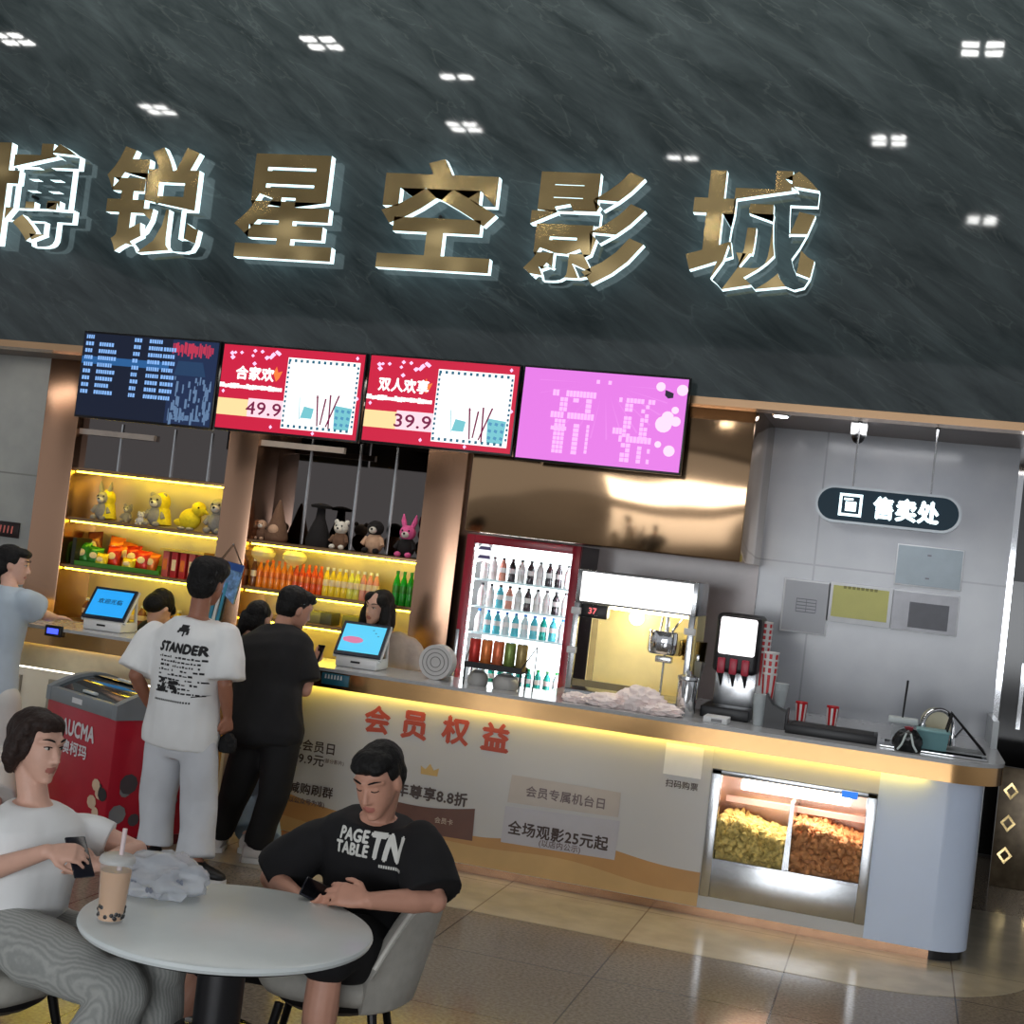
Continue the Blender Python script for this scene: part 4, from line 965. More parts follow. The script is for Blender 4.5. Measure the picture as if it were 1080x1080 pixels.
def cup_geo(rt, r, h, m, stripes=None, dome=False):
    q = MB(); q.lathe((0, 0, 0), [(0, 0), (r*.72, 0), (r, h), (r*1.05, h+.004), (r*1.03, h+.009), (r*.95, h+.004), (0, h-.01)], 18); q.build('cup_wall', m, rt, world=False, smooth=60)
    if stripes:
        for i in range(7):
            a = 2*pi*i/7+.2; q = MB(); vs = []
            for da in (-.2, .2):
                for z in (.004, h*.98): vs.append(V((cos(a+da)*(r*.72+(r*.28)*z/h+.0015), sin(a+da)*(r*.72+r*.28*z/h+.0015), z)))
            q.add(vs, [(0, 2, 3, 1)]); q.build('stripe', stripes, rt, world=False, smooth=0)
REDC = mat('red_cup', rgb(196, 32, 40), .35, var=.05); WHC = mat('white_cup', rgb(222, 220, 218), .35, var=.03); CLR = mat('frosted_plastic', rgb(196, 204, 206), .25, alpha=.85)
for i, (px, py, lb) in enumerate(((843, 765, 'left of the two red striped cups behind the black bar mat'), (876, 769, 'right of the two red striped cups behind the black bar mat'))):
    y = 8.22; x = PY(px, py, y).x
    rt = thing('popcorn_cup', lb, 'cup', (x, y, ZT), group='red striped cups'); cup_geo(rt, .034, .145, REDC, WHC)
def stack(px, py, y, n, r, h, m, lab, st=None, z0=ZT, up=.028):
    x = PY(px, py, y).x
    for k in range(n):
        rt = thing('paper_cup', lab % (('lowest', 'second', 'third', 'fourth', 'fifth', 'sixth')[k] if k < n-1 else 'topmost'), 'cup', (x, y, z0+up*k), group='cup stacks beside the dispenser'); cup_geo(rt, r, h, m, st)
stack(797, 760, 8.36, 6, .040, .20, WHC, 'white and red cup, %s in the stack right behind the dispenser', REDC, ZT+.20, .035)
tw = bx('cup_dispenser_tube', (PY(797, 760, 8.36).x-.04, 8.32, ZT), (PY(797, 760, 8.36).x+.04, 8.40, ZT+.20), WHITEP, None, .01); tw.name = 'cup_stand'; settag(tw, 'white block under the tall stack of red cups', 'stand')
stack(806, 764, 8.16, 4, .042, .16, WHC, 'red printed white cup, %s in the front stack by the dispenser', REDC, ZT+.13, .04)
stack(800, 764, 8.06, 5, .044, .12, CLR, 'clear plastic cup, %s in the short stack before the dispenser', None, ZT, .012)
stack(819, 764, 8.20, 4, .046, .10, CLR, 'clear plastic lid cup, %s in the stack behind the black napkin holder', None, ZT+.10, .012)
x = PY(817, 764, 8.04).x
rt = thing('napkin_holder', 'black napkin and straw holder on the counter right of the cups', 'napkin holder', (x, 8.04, ZT))
q = MB(); q.add([V((-.06, -.06, 0)), V((.06, -.06, 0)), V((.06, -.06, .10)), V((-.02, -.06, .13)), V((-.06, -.06, .19)), V((-.06, .06, 0)), V((.06, .06, 0)), V((.06, .06, .10)), V((-.02, .06, .13)), V((-.06, .06, .19))],
      [(0, 1, 2, 3, 4), (9, 8, 7, 6, 5), (0, 5, 6, 1), (1, 6, 7, 2), (2, 7, 8, 3), (3, 8, 9, 4), (4, 9, 5, 0)]); q.build('holder_body', BLACKP, rt, world=False, smooth=0)
q = MB(); q.box((.062, -.05, 0), (.072, .05, .12)); q.build('end_flap', BLACKM, rt, world=False)
a = PY(757, 760, 7.86)
o = bx('white_tray', (a.x-.075, 7.80, ZT), (a.x+.06, 7.95, ZT+.035), WHITEP, None, .004); settag(o, 'small white tray on the counter in front of the dispenser', 'tray')
q = MB(); q.box((a.x-.03, 7.796, ZT+.008), (a.x+.03, 7.800, ZT+.025)); q.build('grey_label', mat('grey_label', rgb(120, 120, 122), .4), o)
a, b = PY(829, 772, 7.95), PY(925, 782, 7.95)
o = bx('bar_mat', (a.x, 7.86, ZT), (b.x, 8.12, ZT+.05), BLACKP, None, .004); settag(o, 'long low black bar mat tray on the counter before the grey wall', 'tray')
q = MB(); q.box((a.x+.02, 7.87, ZT+.048), (b.x-.02, 8.11, ZT+.052)); q.build('rubber_top', mat('black_rubber', rgb(34, 34, 36), .7), o)

# ------------------------------------------------------------------ sink corner
sx0 = PY(985, 795, 7.98)
rt = thing('sink', 'steel sink let into the grey worktop at the right', 'sink', (sx0.x-.03, 8.06, ZT))
q = MB()
for a, b in (((-.26, -.19), (.30, -.165)), ((-.26, .165), (.30, .19)), ((-.26, -.165), (-.235, .165)), ((.275, -.165), (.30, .165))): q.box((a[0], a[1], .001), (b[0], b[1], .012), .002)
q.build('rim', CHROME, rt, world=False)
q = MB(); q.box((-.235, -.165, .001), (.275, .165, .004)); q.build('basin', mat('dark_sink_steel', rgb(120, 124, 128), .2, 1), rt, world=False)
fx = PY(1003, 790, 8.26).x; dxf = fx-PY(973, 760, 8.26).x
zf = PY(990, 748, 8.26).z-ZT
rt = thing('faucet', 'arched chrome faucet over the sink', 'faucet', (fx, 8.29, ZT))
q = MB(); q.tube([(0, 0, 0), (.0, 0, zf*.55)] + [(-dxf/2+dxf/2*cos(t), -.06*(1-cos(t)), zf*.55+zf*.45*sin(t)) for t in [pi*i/12 for i in range(1, 13)]] + [(-dxf, -.12, zf*.40)], .013, 12); q.build('spout', CHROME, rt, world=False)
q = MB(); q.lathe((0, 0, 0), [(0, 0), (.03, 0), (.03, .01), (.02, .03), (.02, .09), (0, .09)], 16); q.build('base', CHROME, rt, world=False)
q = MB(); q.lathe((-dxf, -.12, zf*.36), [(0, 0), (.02, 0), (.02, .05), (0, .05)], 14); q.build('nozzle', STEEL, rt, world=False)
q = MB(); q.tube([(.015, -.01, .07), (.05, -.05, .13)], [.008, .006], 8); q.build('lever', CHROME, rt, world=False)
# dish rack, plate, teal basin, black bag with red tie, clear box
x0 = PY(1012, 795, 8.1).x
rt = thing('dish_rack', 'dark sloping dish rack beside the faucet at the right end', 'rack', (x0, 8.12, ZT+.012))
for i in range(6):
    q = MB(); y = -.12+.05*i; q.tube([(-.10, y, .005), (-.06, y, .20), (.13, y, .01)], .006, 6); q.build('wire', BLACKM, rt, world=False)
q = MB(); q.box((-.10, -.13, 0), (.13, .14, .008)); q.build('drip_base', mat('grey_drip_base', rgb(120, 124, 126), .4), rt, world=False)
x1 = PY(987, 765, 8.40).x
o = MB(); M = Mx.Translation((x1, 8.42, ZT+.125)) @ Mx.Rotation(radians(80), 4, 'X'); o.lathe((0, 0, 0), [(0, 0), (.06, 0), (.085, .012), (.088, .016), (.06, .008), (0, .008)], 24, M=M)
o = o.build('plate', mat('pale_yellow_plate', rgb(196, 192, 164), .4), None, org=(x1, 8.42, ZT)); settag(o, 'pale yellowish round plate standing behind the faucet', 'plate')
q = MB(); q.box((x1-.03, 8.38, ZT), (x1+.03, 8.46, ZT+.05), .004); q.build('plate_rest', STEEL, o)
x2 = PY(984, 782, 8.04).x
rt = thing('teal_basin', 'teal plastic basin standing in the sink', 'basin', (x2-.005, 8.05, ZT+.012))
q = MB(); q.add([V((sx*w, sy*d, z)) for z, w, d in ((0, .075, .08), (.10, .085, .09), (.10, .078, .082), (.01, .07, .075)) for sx, sy in ((-1, -1), (1, -1), (1, 1), (-1, 1))],
      [(3, 2, 1, 0)]+[(4*k+i, 4*k+(i+1) % 4, 4*k+4+(i+1) % 4, 4*k+4+i) for k in range(3) for i in range(4)]+[(12, 13, 14, 15)]); q.build('tub', mat('teal_plastic', rgb(96, 142, 146), .4, var=.04), rt, world=False, smooth=0)
q = MB(); q.box((-.09, -.096, .095), (.09, .096, .105), .003); q.build('rim', mat('teal_rim', rgb(124, 166, 168), .4), rt, world=False)
x3 = PY(957, 785, 7.86).x
o = crumple('black plastic bag with a red tie beside the sink', (x3, 7.84, ZT), (.085, .07, .085), 8, 'tied_bag', 'bag', mat('black_bag_plastic', rgb(20, 24, 26), .25), k=1.5, amp=.25)
q = MB(); q.lathe((x3, 7.84, ZT+.085), [(0, 0), (.018, .005), (.014, .02), (.026, .045), (0, .05)], 10); q.build('red_tie', mat('red_tie', rgb(150, 50, 62), .5), o)
for d in (-1, 1):
    q = MB(); q.tube([(x3+.012*d, 7.785, ZT+.10), (x3+.03*d, 7.765, ZT+.04), (x3+.05*d, 7.775, ZT+.01)], .006, 6); q.build('pale_strap', mat('pale_strap', rgb(200, 210, 208), .4), o)
x4 = PY(950, 775, 8.14).x
rt = thing('clear_box', 'small clear plastic box with a pale lid left of the sink', 'box', (x4, 8.16, ZT))
q = MB(); q.box((-.055, -.05, 0), (.055, .05, .12)); q.build('box_wall', mat('clear_plastic', rgb(200, 206, 208), .1, alpha=.35), rt, world=False)
q = MB(); q.box((-.075, -.06, .12), (.085, .06, .15), .005); q.build('lid', mat('frosted_lid', rgb(196, 204, 204), .4), rt, world=False)
q = MB(); q.tube([(x4, 8.16, ZT+.15), (x4+.008, 8.16, ZT+.36)], [.005, .006], 8); o = q.build('stirring_stick', BLACKP, None, org=(x4, 8.16, ZT+.15)); settag(o, 'thin dark stick standing upright on the clear box', 'stick')

# ------------------------------------------------------------------ notices, hanging sign, camera, spotlight on the right bay
ACR = mat('pale_acrylic_frame', rgb(214, 217, 220), .15, var=.02)
def notice(label, x0, y0, x1, y1, sheet, inset, extra=None):
    a, b = PY(x0, y0, YB), PY(x1, y1, YB)
    w, h = b.x-a.x, a.z-b.z
    rt = thing('wall_notice', label, 'notice', ((a.x+b.x)/2, YB, (a.z+b.z)/2))
    q = MB(); q.box((-w/2, -.014, -h/2), (w/2, -.002, h/2), .003); q.build('acrylic_frame', ACR, rt, world=False)
    l, r, t, bt = inset
    q = MB(); q.box((-w/2+l, -.016, -h/2+bt), (w/2-r, -.0135, h/2-t)); s = q.build('paper_sheet', sheet, rt, world=False)
    if extra: extra(s, w, h)
    return rt
GP2 = mat('grey_notice_paper', rgb(160, 163, 168), .4, var=.03, scale=4); INK = mat('faint_ink', rgb(112, 114, 120), .5)
def lines(n, u0, u1, v0, v1, m, hgt, vert=False, nm='printed_lines'):
    def f(s, w, h):
        q = MB()
        for i in range(n):
            z = h/2-h*(v0+(v1-v0)*i/max(1, n-1)); q.add([V((-w/2+w*u0, -.0175, z-hgt/2)), V((-w/2+w*u1, -.0175, z-hgt/2)), V((-w/2+w*u1, -.0175, z+hgt/2)), V((-w/2+w*u0, -.0175, z+hgt/2))], [(0, 1, 2, 3)])
        if vert:
            for i in range(3):
                x = -w/2+w*(u0+(u1-u0)*i/2); q.add([V((x, -.0178, h/2-h*v0)), V((x+.004, -.0178, h/2-h*v0)), V((x+.004, -.0178, h/2-h*v1)), V((x, -.0178, h/2-h*v1))], [(0, 1, 2, 3)])
        q.build(nm, m, s, world=False, smooth=0)
    return f
notice('tall grey wall notice with a small printed table', 828, 609, 871, 671, GP2, (.012,)*4, lines(5, .3, .72, .36, .60, INK, .006, True))
def title(s, w, h):
    q = MB(); n = 8
    for i in range(n):
        x = -w*.27+w*.54*i/n; q.add([V((x, -.0175, h*.36)), V((x+w*.045, -.0175, h*.36)), V((x+w*.05, -.0175, h*.43)), V((x-.002, -.0175, h*.43))], [(0, 1, 2, 3)])
    q.build('printed_title', mat('olive_ink', rgb(120, 118, 60), .5), s, world=False, smooth=0)
notice('yellow sheet in a clear frame on the grey wall', 875, 613, 939, 663, mat('yellow_paper', rgb(178, 176, 96), .4, var=.03), (.03, .03, .02, .035), title)
notice('large pale blue-grey notice, highest on the grey wall', 947, 573, 1013, 624, mat('blue_grey_paper', rgb(150, 164, 172), .35, var=.05), (.008,)*4, lines(2, .46, .52, .22, .78, INK, .01))
notice('framed notice with a dark grey printed square, right of the yellow sheet', 942, 621, 1008, 672, mat('pale_paper', rgb(174, 176, 182), .4), (.008,)*4, lines(26, .27, .86, .28, .88, mat('dark_grey_ink', rgb(112, 114, 120), .5), .0075, nm='printed_square'))

# lit pill-shaped sign on two rods
pt_ = PZ(985, 449, ZC); YG2 = pt_.y
a, b = PY(860, 535, YG2), PY(1011, 540, YG2)
w = b.x-a.x; c = PY(936, 537, YG2); h = abs(PY(936, 519, YG2).z-PY(936, 555, YG2).z)
rt = thing('hanging_sign', 'dark teal pill-shaped lit sign hanging on two rods', 'sign', c)
def pill(w, h, y0, y1, nm, m, par=rt):
    q = MB(); r = h/2; pts = [(w/2-r+r*cos(t), r*sin(t)) for t in [-pi/2+pi*i/14 for i in range(15)]]+[(-w/2+r+r*cos(t), r*sin(t)) for t in [pi/2+pi*i/14 for i in range(15)]]
    n = len(pts); q.add([V((x, y0, z)) for x, z in pts]+[V((x, y1, z)) for x, z in pts], [tuple(range(n)), tuple(range(2*n-1, n-1, -1))]+[(i, n+i, n+(i+1) % n, (i+1) % n) for i in range(n)])
    return q.build(nm, m, par, world=False, smooth=40)
pill(w+.02, h+.02, -.03, .04, 'rim', mat('pale_sign_rim', rgb(150, 156, 160), .3, .4))
fc = pill(w-.01, h-.01, -.036, -.028, 'dark_face', mat('deep_teal_face', rgb(4, 40, 54), .35, emit=rgb(4, 60, 84), es=.10, var=0, spec=.2))
SGL = glow('sign_white_light', (.75, .95, 1), 2.6)
text('lit_lettering', '售卖处', (.13*w, -.041, 0), SGL, fc, h=h*.62, w=.45*w, bold=.05, world=False)
q = MB(); x0 = -.26*w; e = h*.33; t = h*.075
for aa, bb in (((x0-e, -e), (x0+e, -e+t)), ((x0-e, e-t), (x0+e, e)), ((x0-e, -e), (x0-e+t, e)), ((x0+e-t, -e), (x0+e, e))): q.box((aa[0], -.0415, aa[1]), (bb[0], -.0405, bb[1]))
q.box((x0-e*.45, -.0415, -e*.55), (x0+e*.5, -.0405, e*.3)); q.box((x0-e*.6, -.0415, e*.42), (x0+e*.2, -.0405, e*.6)); q.build('lit_pictogram', SGL, fc, world=False, smooth=0)
for px in (899, 982):
    x = PY(px, 520, YG2).x-c.x
    q = MB(); q.tube([(x, 0, h/2), (x, 0, ZC-c.z)], .005, 8); q.build('rod', STEEL, rt, world=False)
    q = MB(); q.lathe((x, 0, ZC-c.z-.02), [(0, 0), (.014, 0), (.014, .02), (0, .02)], 10); q.build('rod_cap', BLACKP, rt, world=False)
p = PZ(907, 444, ZC)
rt = thing('security_camera', 'white dome security camera under the booth ceiling', 'camera', (p.x, p.y, ZC-.15))
q = MB(); q.box((-.045, -.045, .06), (.045, .05, .15), .008); q.build('housing', WHITEP, rt, world=False)
q = MB(); q.sphere((0, -.01, .055), (.04, .04, .045)); q.build('dark_dome', mat('black_dome', rgb(14, 14, 16), .1), rt, world=False)
p = PZ(824, 435.5, ZC)
rt = thing('spot_light', 'small bright recessed spotlight under the gold ceiling edge', 'spotlight', (p.x, p.y, ZC-.012))
q = MB(); q.lathe((0, 0, -.01), [(0, 0), (.055, 0), (.06, .012), (0, .02)], 20); q.build('bezel', STEEL, rt, world=False)
q = MB(); q.lathe((0, 0, -.014), [(0, 0), (.042, 0), (.042, .006), (0, .006)], 18); q.build('lit_lens', glow('spot_lens', (1, .98, 1), 14), rt, world=False)
# small red-on-black sign on the left wall
a, b = PY(-8, 548, YS), PY(20, 568, YS)
o = bx('wall_sign', (a.x, YS-.02, b.z), (b.x, YS-.003, a.z), mat('black_sign_board', rgb(30, 14, 14), .3), None, .002); settag(o, 'small dark sign with red lettering on the left wall', 'sign')
q = MB(); rr = random.Random(6)
for i in range(6):
    x = a.x+.02+(b.x-a.x-.05)*i/6; q.add([V((x, YS-.022, b.z+.03)), V((x+.012, YS-.022, b.z+.03)), V((x+.018, YS-.022, a.z-.03)), V((x+.004, YS-.022, a.z-.03))], [(0, 1, 2, 3)])
q.build('red_strokes', mat('red_sign_print', rgb(206, 110, 100), .4), o, smooth=0)
# patterned gold partition beyond the counter's right end
a = PY(1062, 860, 10.2)
rt = thing('gold_partition', 'low gold patterned partition beyond the counter end', 'partition', (a.x+.35, 10.2, 0))
q = MB(); q.box((-.42, 0, 0), (.6, .05, .82), .004); q.build('panel', mat('bronze_pattern_panel', rgb(110, 96, 76), .3, .4, var=.3, scale=14), rt, world=False)
for i in range(4):
    for j in range(3):
        q = MB(); x, z = -.34+.2*i, .22+.22*j; q.add([V((x+.05*dx, -.012, z+.06*dz)) for dx, dz in ((1, 0), (0, 1), (-1, 0), (0, -1))]+[V((x+.03*dx, -.012, z+.036*dz)) for dx, dz in ((1, 0), (0, 1), (-1, 0), (0, -1))]+[V((x+.05*dx, .0, z+.06*dz)) for dx, dz in ((1, 0), (0, 1), (-1, 0), (0, -1))],
              [(k, (k+1) % 4, 4+(k+1) % 4, 4+k) for k in range(4)]+[(k, 8+k, 8+(k+1) % 4, (k+1) % 4) for k in range(4)]); q.build('gold_diamond', GOLD, rt, world=False, smooth=0)

# ------------------------------------------------------------------ red ice-cream freezer
FL, FRc = PZ(50, 722, .80), PZ(124, 745, .80)
d2 = (FL-FRc); FLEN = d2.length; d2.normalize(); DEP = .56
rz = atan2(-d2.y, -d2.x)
ctr = (FL+FRc)/2 + V((-(-d2.y), -d2.x, 0))*(DEP/2)*1.0
nn = V((d2.y, -d2.x, 0)); nn = nn if nn.y > 0 else -nn
ctr = (FL+FRc)/2 + nn*DEP/2
FZ = thing('ice_cream_freezer', 'red chest freezer with a grey arched lid and white lettering', 'freezer', (ctr.x, ctr.y, 0), rz=rz)
hw, hd = FLEN/2, DEP/2
REDM = mat('red_freezer_enamel', rgb(168, 22, 42), .3, var=.05)
q = MB(); q.box((-hw+.01, -hd+.01, .06), (hw-.01, hd-.01, .74), .01); q.build('freezer_body', REDM, FZ, world=False)
q = MB(); q.box((-hw+.03, -hd+.04, .0), (hw-.03, hd-.03, .07)); q.build('base', mat('dark_red_base', rgb(90, 20, 28), .5), FZ, world=False)
GRL = mat('grey_freezer_trim', rgb(122, 128, 132), .4, var=.05)
prof = [(-hd, .73)]+[(hd-2*hd*i/12, 0) for i in range(0)]
def arch(t): return .80+.085*sin(pi*min(1, max(0, t)))
def endcap(x0, x1):
    q = MB(); n = 12; pts = [(-hd, .72)]+[(-hd+2*hd*i/n, arch(i/n)) for i in range(n+1)]+[(hd, .72)]
    m = len(pts); q.add([V((x0, y, z)) for y, z in pts]+[V((x1, y, z)) for y, z in pts], [tuple(range(m)), tuple(range(2*m-1, m-1, -1))]+[(i, (i+1) % m, m+(i+1) % m, m+i) for i in range(m)])
    return q
endcap(-hw, -hw+.05).build('lid_end', GRL, FZ, world=False); endcap(hw-.05, hw).build('lid_end', GRL, FZ, world=False)
q = MB(); q.box((-hw+.05, -hd, .72), (hw-.05, -hd+.05, .80), .006); q.build('lid_front', GRL, FZ, world=False)
q = MB(); q.box((-hw+.05, hd-.05, .72), (hw-.05, hd, .80), .006); q.build('lid_back', GRL, FZ, world=False)
DG = mat('dark_freezer_glass', rgb(52, 60, 64), .06, var=.2, scale=8)
for a, b, e in ((.08, .52, .0), (.46, .92, .010)):
    q = MB(); n = 8; vs = []
    for i in range(n+1):
        t = a+(b-a)*i/n; y = -hd+2*hd*t; vs += [V((-hw+.05, y, arch(t)-.02+e)), V((hw-.05, y, arch(t)-.02+e)), V((-hw+.05, y, arch(t)-.026+e)), V((hw-.05, y, arch(t)-.026+e))]
    q.add(vs, [(4*i, 4*i+1, 4*i+5, 4*i+4) for i in range(n)]+[(4*i+2, 4*i+6, 4*i+7, 4*i+3) for i in range(n)]); l = q.build('sliding_lid', DG, FZ, world=False)
    q = MB(); t = a+.02; q.box((-.07, -hd+2*hd*t-.01, arch(t)-.018+e), (.07, -hd+2*hd*t+.012, arch(t)-.004+e), .003); q.build('lid_handle', mat('pale_handle', rgb(190, 196, 196), .3), l, world=False)
q = MB(); q.box((-.09, -hd-.002, .745), (.02, -hd, .775)); q.build('white_maker_plate', WHITEP, FZ, world=False)
LW = mat('white_freezer_lettering', rgb(214, 210, 212), .4)
text('lettering', 'AUCMA', (.0, -hd+.006, .60), LW, FZ, h=.085, w=.36, bold=.05, world=False)
text('lettering', '澳柯玛', (-.02, -hd+.006, .49), LW, FZ, h=.075, w=.28, bold=.03, world=False)
# pale and black printed patches low on the front and side
q = MB(); rr = random.Random(5)
for i in range(7):
    x, z = hw-.16+.11*rr.random(), .14+.22*rr.random(); r = .02+.03*rr.random()
    q.add([V((x+r*cos(t), -hd+.007-.0003*i, z+r*sin(t)*.8)) for t in [2*pi*k/9 for k in range(9)]], [tuple(range(9))], i % 2)
q.build('printed_patches', [mat('cream_print', rgb(206, 178, 150), .4), mat('black_print', rgb(30, 26, 28), .4)], FZ, world=False, smooth=0)
q = MB()
for i in range(9):
    y, z = -hd+.06+.36*rr.random(), .12+.26*rr.random(); r = .03+.04*rr.random()
    q.add([V((hw-.007+.0003*i, y+r*cos(t), z+r*sin(t))) for t in [2*pi*k/9 for k in range(9)]], [tuple(range(9))], i % 2)
q.build('printed_patches', [mat('grey_print', rgb(120, 120, 122), .4), mat('dark_grey_print', rgb(70, 62, 66), .4)], FZ, world=False, smooth=0)
q = MB(); q.box((hw-.30, hd-.03, .80), (hw-.02, hd-.01, 1.02), .004); q.build('header_board', mat('bright_red_board', rgb(190, 24, 44), .35), FZ, world=False)

# ------------------------------------------------------------------ round table, drink, bag, chairs
TC_ = (PZ(75.6, 963, .75)+PZ(398, 982, .75))/2; TCX, TCY = -1.765, 3.66
TB = thing('round_table', 'round white cafe table on a black pedestal', 'table', (TCX, TCY, 0))
q = MB(); R_ = .418; q.lathe((0, 0, .722), [(0, 0), (R_-.02, 0), (R_-.004, .005), (R_, .014), (R_-.003, .023), (R_-.012, .028), (0, .028)], 72); q.build('tabletop', mat('white_laminate', rgb(214, 222, 222), .28, var=.02), TB, world=False)
q = MB(); q.lathe((0, 0, .705), [(0, 0), (R_-.06, 0), (R_-.03, .017), (0, .017)], 48); q.build('underside', BLACKP, TB, world=False)
q = MB(); q.lathe((0, 0, .30), [(0, 0), (.068, 0), (.068, .40), (.12, .41), (0, .41)], 28); q.build('column', BLACKP, TB, world=False)
q = MB(); q.lathe((0, 0, 0), [(0, 0), (.24, 0), (.245, .02), (.10, .05), (.085, .30), (.125, .34), (.13, .40), (.12, .44), (.07, .45), (0, .45)], 36); q.build('base', mat('gloss_black_base', rgb(18, 18, 20), .15, var=.05), TB, world=False)
cp = PZ(116, 971, .752)
CU = thing('bubble_tea_cup', 'clear cup of milky tea with dark pearls and a pink straw on the white table', 'cup', (cp.x, cp.y, .751))
q = MB(); q.lathe((0, 0, 0), [(0, 0), (.034, 0), (.036, .004), (.046, .165), (.048, .168), (.047, .170), (.045, .166), (.034, .006), (0, .006)], 28); q.build('cup_wall', mat('clear_cup_plastic', (.92, .93, .92), .08, var=0, alpha=.12), CU, world=False)
q = MB(); q.lathe((0, 0, .007), [(0, 0), (.0335, 0), (.0425, .135), (0, .135)], 28); q.build('milk_tea', mat('milk_tea', rgb(206, 158, 108), .35, var=.05), CU, world=False)
q = MB(); rr = random.Random(8)
for i in range(46):
    a = 2*pi*rr.random(); z = .012+.034*rr.random()**1.5; r = .0310+.009*z/.135
    q.sphere((cos(a)*r, sin(a)*r, z), (.0066, .0066, .0066), 8, 6)
o = q.build('tapioca_pearls', mat('dark_pearl', rgb(24, 20, 20), .3), CU, world=False); o['kind'] = 'stuff'
q = MB(); q.lathe((0, 0, .168), [(0, 0), (.049, -.004), (.050, .004), (.046, .012), (.040, .016), (0, .017)], 28); q.build('lid', mat('frosted_lid_plastic', rgb(206, 208, 206), .25, alpha=.75), CU, world=False)
q = MB(); q.tube([(.004, .004, .03), (.012, .0, .258)], .0065, 12); q.build('straw', mat('pale_pink_straw', rgb(222, 204, 204), .35), CU, world=False)
BAGM = mat('translucent_bag_plastic', rgb(216, 222, 230), .22, var=.03, alpha=.55)
bp = PZ(168, 940, .752)
o = crumple('crumpled translucent white plastic bag on the round table behind the cup', (bp.x, bp.y, .752), (.165, .135, .085), 11, 'plastic_bag', 'plastic bag', BAGM, k=1.5, amp=.6, sm=70)
q = MB(); rr = random.Random(12)
for dx, dy, dz in ((-.04, -.10, .05), (.09, -.06, .055), (.02, -.11, .03), (-.07, -.07, .06)):
    for k in range(2): q.sphere((bp.x+dx+.012*k, bp.y+dy, .752+dz), (.006, .002, .009), 8, 6)
q.build('grey_print', mat('grey_bag_print', rgb(120, 126, 140), .4), o)

SEATM = mat('grey_beige_upholstery', rgb(176, 174, 166), .75, var=.06, scale=30, bump=.1)
PIPE = mat('pale_piping', rgb(214, 212, 204), .5)
def tub_chair(label, x, y, face, m=SEATM):
    """upholstered tub chair; local +Y is the way it faces"""
    rt = thing('tub_chair', label, 'chair', (x, y, 0), rz=atan2(face[1], face[0])-pi/2)
    q = MB(); n = 28; rings = []
    def se(a, r): c, s_ = cos(a), sin(a); k = (abs(c)**3+abs(s_)**3)**(-1/3); return V((c*k*r, s_*k*r, 0))
    for z, r in ((.40, .20), (.405, .225), (.43, .245), (.46, .245), (.485, .23), (.49, .20), (.492, .08)):
        rings.append([q.bm.verts.new(se(2*pi*i/n, r)+V((0, .02, z))) for i in range(n)])
    q.skin(rings); q.build('seat_cushion', m, rt, world=False, smooth=60)
    # back shell: wraps the rear, tall in the middle, falling to low arms
    q = MB(); N = 30; prof = []; vs = []
    for i in range(N+1):
        a = radians(-152)+radians(124)*i/N; k = abs(i/N*2-1)
        ht = .76-.20*max(0, (k-.55)/.45)**1.6; lean = .05
        ring = []
        for z, rr_ in ((.40, .235), (.50, .250), (ht-.03, .262+lean*(ht-.5)), (ht, .272+lean), (ht-.015, .292+lean), (.50, .292), (.40, .268), (.385, .25)):
            ring.append(q.bm.verts.new(V((cos(a)*rr_, sin(a)*rr_+.02, z))))
        prof.append(ring)
    for a_, b_ in zip(prof, prof[1:]):
        for i in range(8): q.bm.faces.new((a_[i], a_[(i+1) % 8], b_[(i+1) % 8], b_[i]))
    q.bm.faces.new(prof[0][::-1]); q.bm.faces.new(prof[-1])
    pts = [(r[3].co+r[4].co)/2+V((0, 0, .004)) for r in prof]
    bk = q.build('back_shell', m, rt, world=False, smooth=50)
    q = MB(); q.tube(pts, .007, 8); q.build('piping', PIPE, bk, world=False)
    q = MB(); q.lathe((0, .02, .355), [(0, 0), (.17, 0), (.20, .02), (.21, .05), (0, .05)], 24); q.build('seat_pan', BLACKP, rt, world=False)
    for sx in (-1, 1):
        for sy in (-1, 1):
            q = MB(); q.tube([(sx*.15, .02+sy*.15, .37), (sx*.22, .02+sy*.22, 0)], [.016, .010], 10); q.build('leg', BLACKM, rt, world=False)
    return rt
tub_chair('grey-beige tub chair under the seated man in black', -1.665, 4.35, (-.97, -.24))
tub_chair('grey-beige tub chair under the seated woman in white', -2.60, 3.70, (.95, -.18))

# ------------------------------------------------------------------ people toolkit
def remesh(name, mb, voxel, smooth, m, parent, post=None, wrinkle=0, wk=7.0):
    me = bpy.data.meshes.new(name); bmesh.ops.recalc_face_normals(mb.bm, faces=mb.bm.faces); mb.bm.to_mesh(me); mb.bm.free()
    o = bpy.data.objects.new('tmp', me); COL.objects.link(o)
    r = o.modifiers.new('r', 'REMESH'); r.mode = 'VOXEL'; r.voxel_size = voxel; r.adaptivity = 0
    if smooth:
        s = o.modifiers.new('s', 'SMOOTH'); s.factor = .5; s.iterations = smooth
    dg = bpy.context.evaluated_depsgraph_get(); dg.update()
    out = bpy.data.meshes.new_from_object(o.evaluated_get(dg)); out.name = name
    bpy.data.objects.remove(o); bpy.data.meshes.remove(me)
    if wrinkle:
        cs = [v.co.copy() for v in out.vertices]; ns = [v.normal.copy() for v in out.vertices]
        for v, c, n in zip(out.vertices, cs, ns):
            f = NZ.noise(V((c.x*wk, c.y*wk, c.z*wk*.55)))+.5*NZ.noise(V((c.x*wk*2.3+9, c.y*wk*2.3, c.z*wk*1.1)))
            v.co = c+n*wrinkle*f
    out.materials.clear()
    ob = link(name, out, m, parent, True, 180)
    if post: post(ob)
    return ob
